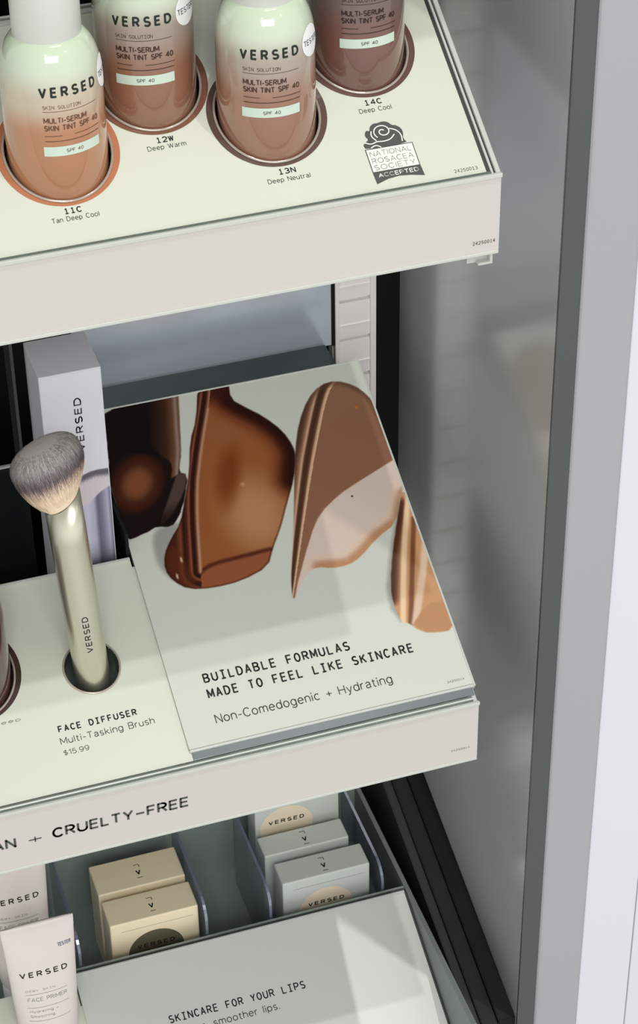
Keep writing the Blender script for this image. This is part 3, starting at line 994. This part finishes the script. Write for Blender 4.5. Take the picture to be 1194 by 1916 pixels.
pr.text(HP3, 'Softer, smoother lips.', -115.0, -67.6, 46.9, 3.3)
pr.build('lettering', M_inkgrey, f3)

# ------------------------------------------------------------------ foundation bottles
PROF = [(14.6, -16.5), (15.4, -16.0), (15.7, -15.0), (15.7, 26.5), (15.62, 28.5), (15.35, 31), (14.85, 33.5), (14.05, 36.0), (12.9, 38.3), (11.4, 40.2), (10.2, 41.2)]


def prof_r(z):
    for (r0, z0_), (r1, z1_) in zip(PROF, PROF[1:]):
        if z0_ <= z <= z1_: return r0 + (r1 - r0) * (z - z0_) / (z1_ - z0_)
    return PROF[-1][0]


def bottle_mat(rgb_lo, rgb_mid, z_lo, z_hi, z_mid=24.0):
    m = bpy.data.materials.new('tinted_bottle')
    m.use_nodes = True
    n = m.node_tree
    b = n.nodes['Principled BSDF']
    t = n.nodes.new('ShaderNodeTexCoord'); s = n.nodes.new('ShaderNodeSeparateXYZ')
    r = n.nodes.new('ShaderNodeMapRange'); c = n.nodes.new('ShaderNodeValToRGB')
    n.links.new(t.outputs['Object'], s.inputs[0]); n.links.new(s.outputs['Z'], r.inputs['Value'])
    r.inputs['From Min'].default_value = -20 * S; r.inputs['From Max'].default_value = 42 * S
    n.links.new(r.outputs[0], c.inputs[0]); n.links.new(c.outputs[0], b.inputs['Base Color'])
    f = lambda z: (z + 20) / 62
    e = c.color_ramp.elements
    c.color_ramp.interpolation = 'EASE'
    e[0].position = f(-12); e[0].color = (*lin([v * .93 for v in rgb_lo]), 1)
    e[1].position = f(41); e[1].color = (*lin((204, 219, 194)), 1)
    for z, col in ((z_lo, rgb_lo), (z_mid, rgb_mid), (z_hi, (200, 212, 190))):
        q = e.new(f(z)); q.color = (*lin(col), 1)
    b.inputs['Roughness'].default_value = 0.14
    b.inputs['Coat Weight'].default_value = 1.0
    b.inputs['Coat Roughness'].default_value = 0.03
    return m


M_cap = mat('white_cap', (214, 216, 211), 0.32, 0.5)
M_band = mat('mint_band', (204, 221, 206), 0.4)
M_bink = mat('dark_green_ink', (26, 36, 28), 0.45)


def cyl_map(v, phi0=0.0, h=0.09):
    """flat label (arc mm, z) wrapped on the bottle, label centre facing -y"""
    x, z = v
    r = prof_r(z)
    a = phi0 + x / 15.7
    return ((r + h) * math.sin(a), -(r + h) * math.cos(a), z)


def strip_quads(x0, x1, z0, z1, n=20):
    v = []
    for i in range(n + 1):
        x = x0 + (x1 - x0) * i / n
        v += [(x, z0), (x, z1)]
    return v, [[2 * i, 2 * i + 2, 2 * i + 3, 2 * i + 1] for i in range(n)]


def bottle(label, u, v, plane, bmat, ink_rgb, turn, cap_h=52, group='foundation bottles on the top shelf'):
    c = plane.at(u, v)
    r = empty('foundation_bottle', c, label, 'bottle', group)
    ca = math.atan2(CAM.x - c.x, -(CAM.y - c.y))      # where the lens stands, seen from the bottle
    r.rotation_euler = (0, 0, ca + turn)
    lathe('body', PROF, bmat, r)
    lathe('cap', [(10.35, 40.7), (10.5, 41.0), (10.5, 41.0 + cap_h - .6), (9.9, 41.0 + cap_h)], M_cap, r)
    lathe('neck_ring', [(10.0, 40.4), (10.65, 40.45), (10.65, 40.75), (10.0, 40.8)], mat('grey_green_collar', (150, 158, 150), 0.4), r, cap=False)  # thin grey-green ring where the cap meets the body
    p = Print()
    wv, wf = letters('VERSED', -9.6, 9.6, 3.4, bold=0.03, gap=.62)
    p.add([cyl_map((a, b + 26.2)) for a, b in wv], wf)
    p.build('brand_lettering', M_bink, r, True)
    p = Print()
    mink = mat('label_ink', ink_rgb, 0.45)
    for s, a, b, zb, cap, kw in (('SKIN SOLUTION', -8.8, 3.2, 22.4, 1.2, dict(mono=True, fill=.9)), ('MULTI-SERUM', -8.8, 5.0, 17.7, 1.9, dict(bold=.022)), ('SKIN TINT SPF 40', -8.8, 9.6, 15.2, 1.9, dict(bold=.022))):
        tv, tf = letters(s, a, b, cap, **kw)
        p.add([cyl_map((x, y + zb)) for x, y in tv], tf)
    for x0, x1, z0_, z1_ in ((-8.8, 9.4, 21.5, 21.65), (-8.8, -3.5, 13.35, 13.55), (0.5, 10, 13.35, 13.55), (-8.8, 9.8, 11.6, 11.85)):
        q, f = strip_quads(x0, x1, z0_, z1_)
        p.add([cyl_map(k, 0, .07) for k in q], f)
    p.build('label_lettering', mink, r, True)
    q, f = strip_quads(-9.4, 9.6, 6.7, 9.9)
    bd = mesh_obj('spf_band', [cyl_map(k, 0, .08) for k in q], f, M_band, r, True, True)
    p = Print()
    tv, tf = letters('SPF 40', -2.6, 2.9, 1.15, bold=.01)
    p.add([cyl_map((x, y + 7.7), 0, .14) for x, y in tv], tf)
    p.build('band_lettering', mink, bd, True)
    # round tester sticker to the right of the brand name
    vs = [cyl_map((16.4, 28.2), 0, .13)]
    for k in range(1, 5):
        for i in range(36):
            a = 2 * math.pi * i / 36
            vs.append(cyl_map((16.4 + 5.1 * k / 4 * math.cos(a), 28.2 + 5.1 * k / 4 * math.sin(a)), 0, .13))
    fs = [[0, 1 + i, 1 + (i + 1) % 36] for i in range(36)]
    for k in range(3):
        fs += [[1 + k * 36 + i, 1 + (k + 1) * 36 + i, 1 + (k + 1) * 36 + (i + 1) % 36, 1 + k * 36 + (i + 1) % 36] for i in range(36)]
    st = mesh_obj('tester_sticker', vs, fs, M_white, r, True, True)
    p = Print()
    tv, tf = letters('TESTER', -4.4, 4.4, 1.9, bold=.01)
    p.add([cyl_map((16.4 + x, 27.3 + y), 0, .19) for x, y in tv], tf)
    p.build('sticker_lettering', M_inkgrey, st, True)
    return r


R = math.radians
BOT = [
    ('white-capped green and tan orange bottle above the 11C Tan Deep Cool label', (182, 126, 90), (200, 184, 164), 13, 34, (110, 74, 50), 19.5),
    ('green and warm brown bottle above the 12W Deep Warm label, between two bottles', (146, 102, 80), (160, 144, 132), 9, 34, (66, 42, 32), -2),
    ('green and rosy brown bottle above the 13N Deep Neutral label', (156, 112, 92), (172, 158, 146), 11, 34, (74, 48, 38), 5.5),
    ('darkest bottle above the 14C Deep Cool label, top cut by the frame', (120, 84, 72), (112, 94, 92), 9, 40, (46, 28, 26), 15.6),
]
for (u, v), (lb, lo, mid, za, zb, ink, tn) in zip(RINGS, BOT):
    bottle(lb, u, v, P1, bottle_mat(lo, mid, za, zb), ink, R(tn))
bottle('dark plum bottle at the left edge beside the makeup brush', -182.6, 56.5, P2, bottle_mat((84, 52, 48), (90, 62, 58), 30, 40, 36), (30, 18, 18), R(-72), group='foundation bottle on the middle shelf')

# ------------------------------------------------------------------ makeup brush
foot = Vector((-137.6, 45.0, -216.0)); cut = Vector((-141.6, 52.0, -131.5))
br = empty('makeup_brush', foot, 'silver-green makeup brush with grey bristles standing in the round hole', 'brush')
ax = (cut - foot).normalized()
side = Vector((1, 0, 0)); side = (side - ax * side.dot(ax)).normalized()
back = ax.cross(side).normalized()
cn = (Vector((-0.50, 0.08, 0.80))).normalized()      # normal of the slanted ferrule cut
vs, fs = [], []
n = 48
L = (cut - foot).length
for t in (0, .02, .05, .5, .9):
    rr = {0: 5.4, .02: 6.1, .05: 6.5, .5: 6.75, .9: 6.8}[t]
    for i in range(n):
        a = 2 * math.pi * i / n
        vs.append(foot + ax * (L * t * .9) + (side * math.cos(a) + back * math.sin(a)) * rr)
for i in range(n):                                    # last ring lies in the slanted cut
    a = 2 * math.pi * i / n
    d = (side * math.cos(a) + back * math.sin(a)) * 6.8
    h = -(d.dot(cn)) / ax.dot(cn)
    vs.append(cut + d + ax * h)
k = 6
for j in range(k - 1):
    for i in range(n):
        fs.append([j * n + i, j * n + (i + 1) % n, (j + 1) * n + (i + 1) % n, (j + 1) * n + i])
fs.append(list(range(n))[::-1]); fs.append([(k - 1) * n + i for i in range(n)])
M_handle = mat('champagne_green_metal', (214, 214, 194), 0.3, 0.6, metal=0.92)
handle = mesh_obj('handle', vs, fs, M_handle, br, True)
tip = cut + Vector((-.22, .30, .9)).normalized() * 22.6; bax = (tip - cut).normalized()
bs = Vector((1, 0, 0)); bs = (bs - bax * bs.dot(bax)).normalized(); bb_ = bax.cross(bs).normalized()
BL = (tip - cut).length
rings = [(0.02, 6.8), (.13, 8.8), (.27, 10.9), (.42, 12.5), (.55, 13.3), (.67, 13.5), (.76, 13.3), (.84, 12.6), (.90, 11.4), (.945, 9.6), (.98, 6.5), (.995, 3.4), (1.0, .6)]


def head_pt(t, rr, a):
    d = (bs * math.cos(a) + bb_ * math.sin(a)) * rr
    p = cut + bax * (BL * t) + d
    w = max(0.0, 1 - t / .6)                          # lower rings follow the slanted cut
    h = -(d.dot(cn)) / bax.dot(cn)
    return p + bax * (h * w * .95) - bax * (0.10 * rr * math.cos(a) * min(1, t * 1.2) * -1.0)


vs, fs = [], []
for t, rr in rings:
    for i in range(n):
        vs.append(head_pt(t, rr, 2 * math.pi * i / n))
for j in range(len(rings) - 1):
    for i in range(n):
        fs.append([j * n + i, j * n + (i + 1) % n, (j + 1) * n + (i + 1) % n, (j + 1) * n + i])
fs.append([(len(rings) - 1) * n + i for i in range(n)])


def bristle_mat():
    m = bpy.data.materials.new('bristle_fibre')
    m.use_nodes = True
    nn = m.node_tree
    b = nn.nodes['Principled BSDF']
    at = nn.nodes.new('ShaderNodeVertexColor'); at.layer_name = 'ink'
    nn.links.new(at.outputs['Color'], b.inputs['Base Color'])
    b.inputs['Roughness'].default_value = 0.85
    b.inputs['Specular IOR Level'].default_value = 0.15
    return m


M_br = bristle_mat()


def bristle_col(t, jitter):
    q = t + jitter
    st = [(0.0, (248, 228, 198)), (.36, (246, 224, 198)), (.45, (204, 180, 166)), (.51, (112, 96, 98)), (.63, (138, 129, 130)), (.76, (182, 177, 175)), (1.0, (206, 202, 198))]
    for (a, ca), (b, cb) in zip(st, st[1:]):
        if q <= b:
            w = max(0, (q - a) / (b - a))
            return [x + (y - x) * w for x, y in zip(ca, cb)]
    return st[-1][1]


def paint_verts(o, cols):
    a = o.data.color_attributes.new('ink', 'FLOAT_COLOR', 'POINT')
    arr = lin_np(np.array(cols, float))
    a.data.foreach_set('color', np.concatenate([arr, np.ones((len(arr), 1))], 1).reshape(-1).astype(np.float32))


bristle_core = mesh_obj('bristles', vs, fs, M_br, br, True)
paint_verts(bristle_core, [bristle_col(t, 0) for t, _ in rings for _ in range(n)])
# single fibres lying over the head
fv, ff, fc = [], [], []
rt = [q[0] for q in rings]; rr_ = [q[1] for q in rings]
for k in range(5200):
    a = random.uniform(0, 2 * math.pi)
    t0 = random.uniform(.05, .93) ** .8
    t1_ = min(1.0, t0 + random.uniform(.08, .2))
    lift = random.uniform(0.05, .35)
    pts = []
    for q in (t0, (t0 + t1_) / 2, t1_):
        pts.append(head_pt(q, np.interp(q, rt, rr_) + lift, a + random.uniform(-.015, .015)))
    tang = (pts[2] - pts[0])
    w = tang.cross((pts[1] - (cut + bax * BL * .5))).normalized() * random.uniform(.05, .11)
    i0 = len(fv)
    fv += [pts[0] - w, pts[0] + w, pts[1] - w, pts[1] + w, pts[2] - w * .3, pts[2] + w * .3]
    ff += [[i0, i0 + 1, i0 + 3, i0 + 2], [i0 + 2, i0 + 3, i0 + 5, i0 + 4]]
    j = random.gauss(0, .04); sh = random.uniform(.72, 1.1)
    for q in (t0, (t0 + t1_) / 2, t1_):
        c = [min(255, x * (sh if q > .36 else max(sh, .95))) for x in bristle_col(q, j)]
        fc += [c, c]
fib = mesh_obj('bristle_fibres', fv, ff, M_br, bristle_core)
fib['kind'] = 'stuff'
paint_verts(fib, fc)
# brand name running up the handle
p = Print()
tv, tf = letters('VERSED', 0, 16.2, 2.2, bold=.018, gap=.36)
cdir = (CAM - foot); cdir = (cdir - ax * cdir.dot(ax)).normalized(); sdir = ax.cross(cdir).normalized()
for_v = []
for x, y in tv:                                        # x runs up the handle, y to the left
    hh = 21.5 + x
    rr = 6.5 + .25 * min(1, max(0, (hh / L / .9 - .05) / .45)) + .06
    a = (1.1 - y + .6) / 6.2
    for_v.append(foot + ax * hh + (cdir * math.cos(a) + sdir * math.sin(a)) * rr)
p.add(for_v, tf)
p.build('lettering', M_ink, handle)

# ------------------------------------------------------------------ brush carton
M_carton = mat('pale_lilac_carton', (214, 214, 222), 0.42, 0.4)
ct = empty('brush_carton', (-128.4, 98, -224), 'tall pale grey carton behind the makeup brush', 'carton')
box('carton_body', -140.0, -116.9, 86.1, 111, -224.4, -101.9, M_carton, ct, bevel=0.35)
CP = Plane((-140.0, 86.05, 0), (1, 0, 0), (0, 0, 1))


def paint_carton(X, Y):
    x = X - 140.0
    C = np.zeros(X.shape + (3,)) + np.array((214, 214, 222), float)
    hd = smooth_poly([(-134, -146.5), (-129, -148.8), (-122.9, -146.6), (-116, -147.2), (-112, -148), (-112, -156), (-118, -157), (-126, -163.0), (-134, -163)], 1)
    d = sdist(x, Y, hd)
    C = mixc(C, (206, 196, 204), ss(d, -.3, .3))
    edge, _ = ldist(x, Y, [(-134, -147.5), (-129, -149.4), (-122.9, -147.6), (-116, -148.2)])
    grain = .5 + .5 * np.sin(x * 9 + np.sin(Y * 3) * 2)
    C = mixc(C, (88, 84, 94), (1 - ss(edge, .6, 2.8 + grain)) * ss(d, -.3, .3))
    hn = sdist(x, Y, [(-134, -163.0), (-126.2, -162), (-121, -157.2), (-116.0, -154.6), (-110, -154), (-110, -230), (-134, -230)])
    hc = np.zeros_like(C)
    for k in range(3):
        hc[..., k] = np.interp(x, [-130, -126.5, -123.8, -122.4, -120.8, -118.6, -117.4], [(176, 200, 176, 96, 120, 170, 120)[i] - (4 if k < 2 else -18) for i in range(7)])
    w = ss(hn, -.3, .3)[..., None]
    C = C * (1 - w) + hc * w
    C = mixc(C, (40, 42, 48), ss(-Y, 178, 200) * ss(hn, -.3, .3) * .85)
    return C


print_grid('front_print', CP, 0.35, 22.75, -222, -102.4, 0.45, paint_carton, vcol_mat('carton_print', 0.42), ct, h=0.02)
p = Print()
tv, tf = letters('VERSED', -137.0, -113.3, 2.9, bold=.022, gap=.34)
p.add([(-125.2 - b, 85.97, a) for a, b in tv], tf)
p.build('lettering', mat('carton_ink', (60, 60, 66), 0.5), ct)

# dark carton in the back of the top shelf
dc = empty('dark_carton', (-152, 100, -3.4), 'dark maroon carton at the top left, behind the 11C bottle', 'carton')
box('carton_body', -167, -141.4, 92, 118, -3.4, 72, mat('maroon_card', (62, 36, 32), 0.4), dc, bevel=0.3)
box('carton_band', -166.9, -141.5, 91.9, 92.02, 46, 58, mat('pale_maroon_band', (104, 76, 70), 0.4), dc)
# clear divider in the left recess
M_acr = mat('clear_acrylic', (205, 214, 226), 0.06, 0.6, trans=0.92, ior=1.3)
M_acr_edge = mat('acrylic_edge', (150, 160, 184), 0.12, 0.8, metal=0.2, trans=.3)
ad = empty('acrylic_divider', (-152, 120, -224), 'clear acrylic divider beside the brush carton, in the black recess', 'divider')
box('panel', -300, -142.4, 120, 121.2, -224.4, -163, mat('smoked_acrylic', (30, 36, 36), 0.15, 0.5), ad)
box('edge', -300, -142.4, 119.9, 121.3, -163, -162, M_rail, ad, bevel=0.2)
box('edge', -145.8, -144.6, 108, 121, -163, -96, mat('smoked_edge', (64, 70, 70), 0.15, 0.6), ad, bevel=0.2)

# ------------------------------------------------------------------ cartons in the bottom bin
M_beige = mat('beige_card', (248, 232, 200), 0.45, 0.35)
M_grey_c = mat('grey_green_card', (206, 213, 207), 0.45, 0.35)
M_pale_c = mat('pale_beige_card', (206, 202, 184), 0.45, 0.35)
M_olive = mat('olive_print', (104, 98, 78), 0.35)
M_peach = mat('beige_print', (240, 224, 200), 0.4)


def lip_carton(label, x0, x1, y0, d, ztop, card, disc_mat, group, cx=None, tilt=0.0, ltext=None):
    r = empty('lip_carton', ((x0 + x1) / 2, y0 + d / 2, -450.9), label, 'carton', group)
    r.rotation_euler = (0, 0, 0)
    box('carton_body', x0, x1, y0, y0 + d, -450.9, ztop, card, r, bevel=0.7, seg=3)
    cx = cx if cx is not None else (x0 + x1) / 2
    fp = Plane((0, y0 - .04, 0), (1, 0, 0), (0, 0, 1))
    rad = 12.8
    cz = ztop - 8.5 - rad
    vs = [fp.at(cx, cz, .02)] + [fp.at(cx + rad * math.cos(2 * math.pi * i / 64), cz + rad * math.sin(2 * math.pi * i / 64), .02) for i in range(64)]
    dk = mesh_obj('round_print', vs, [[0, 1 + i, 1 + (i + 1) % 64] for i in range(64)], disc_mat, r)
    p = Print()
    p.text(fp, 'VERSED', cx - 9, cx + 9, cz + 3.0, 2.4, h=.08, mono=True, bold=.03)
    p.build('brand_lettering', M_ink, dk)
    p = Print()
    p.add([fp.at(*q, .03) for q in ((x0 + 5, ztop - 5.3), (x1 - 2.5, ztop - 5.3), (x1 - 2.5, ztop - 5.1), (x0 + 5, ztop - 5.1))], [[0, 1, 2, 3]])
    p.build('fold_line', M_inklight, r)
    # small mark on the lid: a V between two short bars
    tp = Plane((0, 0, ztop), (1, 0, 0), (0, 1, 0))
    p = Print()
    mx, my = (x0 + x1) / 2 + .5, y0 + d / 2
    p.add(*ribbon(tp, [(mx - 1.2, my - 4.4), (mx + 1.2, my - 4.4)], .35, .05))
    p.add(*ribbon(tp, [(mx - 1.2, my + 3.6), (mx + 1.2, my + 3.6), (mx + 1.2, my + 2.0)], .35, .05))
    p.text(tp, 'V', mx - 1.2, mx + 1.2, my - 2.6, 3.0, h=.05, bold=.03)
    p.build('lid_mark', M_ink, r)
    return r


lip_carton('front beige carton with a dark round print, behind the lip sign', -131.2, -90.8, 98, 15.8, -403.0, M_beige, M_olive, 'beige cartons', cx=-111)
lip_carton('rear beige carton standing behind the other beige carton', -131.4, -91.2, 117.8, 19.0, -403.0, M_beige, M_olive, 'beige cartons')
lip_carton('front grey-green carton with a beige round print, at the right of the bin', -51.4, -10.0, 98, 13.6, -403.5, M_grey_c, M_peach, 'grey-green cartons', cx=-31)
lip_carton('middle grey-green carton behind the front grey-green carton', -54.0, -13.6, 116.6, 12.6, -403.0, M_grey_c, M_peach, 'grey-green cartons')
lip_carton('rearmost grey-green carton with a pale disc, under the fascia edge', -53.0, -12.4, 134.4, 13.0, -384.0, M_grey_c, M_peach, 'grey-green cartons', cx=-38)


def divider(label, x, z1, y0, y1, group='clear dividers in the bottom bin'):
    r = empty('clear_divider', (x, (y0 + y1) / 2, -451), label, 'divider', group)
    rad = 9.0
    pr_ = [(y0, -451), (y1, -451), (y1, z1)] + [(y0 + rad - rad * math.sin(a), z1 - rad + rad * math.cos(a)) for a in np.linspace(0, math.pi / 2, 8)]
    prism_yz('panel', pr_, x - .5, x + .5, M_acr, r)
    # polished edge along the front and top
    path = [(y1, z1)] + [(y0 + rad - rad * math.sin(a), z1 - rad + rad * math.cos(a)) for a in np.linspace(0, math.pi / 2, 8)] + [(y0, -451)]
    vs, fs = [], []
    for y, z in path:
        vs += [(x - .62, y - .12, z + .12), (x + .62, y - .12, z + .12)]
    fs = [[2 * i, 2 * i + 1, 2 * i + 3, 2 * i + 2] for i in range(len(path) - 1)]
    mesh_obj('polished_edge', vs, fs, M_acr_edge, r)
    return r


divider('clear divider between the tubes and the beige cartons', -146.5, -402, 93, 150)
divider('clear divider just right of the beige cartons', -88.6, -400, 93, 150)
divider('clear divider just left of the grey-green cartons', -58.8, -402, 93, 150)
divider('clear divider between the grey-green cartons and the right bin wall', -5.6, -404, 93, 150)

# ------------------------------------------------------------------ primer tubes
M_tube = mat('blush_white_tube', (226, 218, 213), 0.38, 0.5, coat=0.15)
M_tcap = mat('white_tube_cap', (232, 230, 228), 0.35)


def tube(label, cx, cy, ztop, group, ring=None):
    """flat crimp on top, round at the cap end below"""
    zb = ztop - 78
    r = empty('primer_tube', (cx, cy, zb - 14), label, 'tube', group)
    vs, fs = [], []
    n = 48
    prof = [(0, 10.5, 10.5), (.15, 12.6, 11.0), (.45, 13.9, 7.5), (.75, 14.9, 3.9), (.92, 15.4, 1.4), (.93, 15.5, .8), (1.0, 15.6, .8)]
    for t, a, b in prof:
        for i in range(n):
            q = 2 * math.pi * i / n
            cxs = math.copysign(abs(math.cos(q)) ** (1 - .25 * t), math.cos(q)); sn = math.copysign(abs(math.sin(q)) ** (1 - .25 * t), math.sin(q))
            vs.append((cx + a * cxs, cy + b * sn, zb + (ztop - zb) * t))
    for j in range(len(prof) - 1):
        fs += [[j * n + i, j * n + (i + 1) % n, (j + 1) * n + (i + 1) % n, (j + 1) * n + i] for i in range(n)]
    fs.append([(len(prof) - 1) * n + i for i in range(n)])
    body = mesh_obj('tube_body', vs, fs, M_tube, r, True)
    lo = [(9.6, -14), (10.0, -13.5), (10.0, -.3), (9.4, 0.1)]
    vs, fs = [], []
    for rr, z in lo:
        vs += [(cx + rr * math.cos(2 * math.pi * i / n), cy + rr * math.sin(2 * math.pi * i / n), zb + z) for i in range(n)]
    for j in range(len(lo) - 1):
        fs += [[j * n + i, j * n + (i + 1) % n, (j + 1) * n + (i + 1) % n, (j + 1) * n + i] for i in range(n)]
    fs.append(list(range(n))[::-1])
    mesh_obj('screw_cap', vs, fs, M_tcap, r, True)

    def wrap(v):
        x, z = v
        t = (z - zb) / (ztop - zb)
        a = np.interp(t, [q[0] for q in prof], [q[1] for q in prof]); b = np.interp(t, [q[0] for q in prof], [q[2] for q in prof])
        ex = 2 / (1 - .25 * t)
        c = min(.995, abs((x - cx) / a))
        return (x, cy - b * (1 - c ** ex) ** (1 / ex) - .1, z)
    p = Print()
    tv, tf = letters('VERSED', cx - 10.4, cx + 10.2, 2.9, bold=.024, gap=.55)
    p.add([wrap((a, b + ztop - 27)) for a, b in tv], tf)
    p.build('brand_lettering', M_ink, body)
    p = Print()
    for s, a, b, zz_, cap, kw in (('DEWY SKIN', -9, 4, -34.8, 1.1, dict(mono=True)), ('FACE PRIMER', -8.5, 8.6, -40.2, 2.1, {}), ('Hydrating +', -8.2, 4, -46.2, 1.3, {}), ('Smoothing', -8.2, 2, -49.0, 1.3, {})):
        tv, tf = letters(s, cx + a, cx + b, cap, **kw)
        p.add([wrap((x, y + ztop + zz_)) for x, y in tv], tf)
    for zz_ in (-36.4, -43.6, -51):
        q, f = strip_quads(cx - 9, cx + 9, ztop + zz_, ztop + zz_ + .18, 10)
        p.add([wrap(k) for k in q], f)
    p.build('label_lettering', M_inklight, body)
    return r, wrap


t1o, wr = tube('front pale tube standing left of the lip sign, with a small tester label', -166.8, 70, -358.5, 'pale primer tubes')
p = Print()
tv, tf = letters('TESTER', -159.6, -153.6, 2.1, bold=.02)
p.add([wr((a, b - 373)) for a, b in tv], tf)
p.build('tester_print', mat('blue_grey_ink', (120, 124, 142), 0.5), t1o)
tube('rear pale tube behind the front tube, at the left of the bin', -170.2, 106, -350.0, 'pale primer tubes')

for o in bpy.data.objects:
    if '_base' in o.keys(): del o['_base']
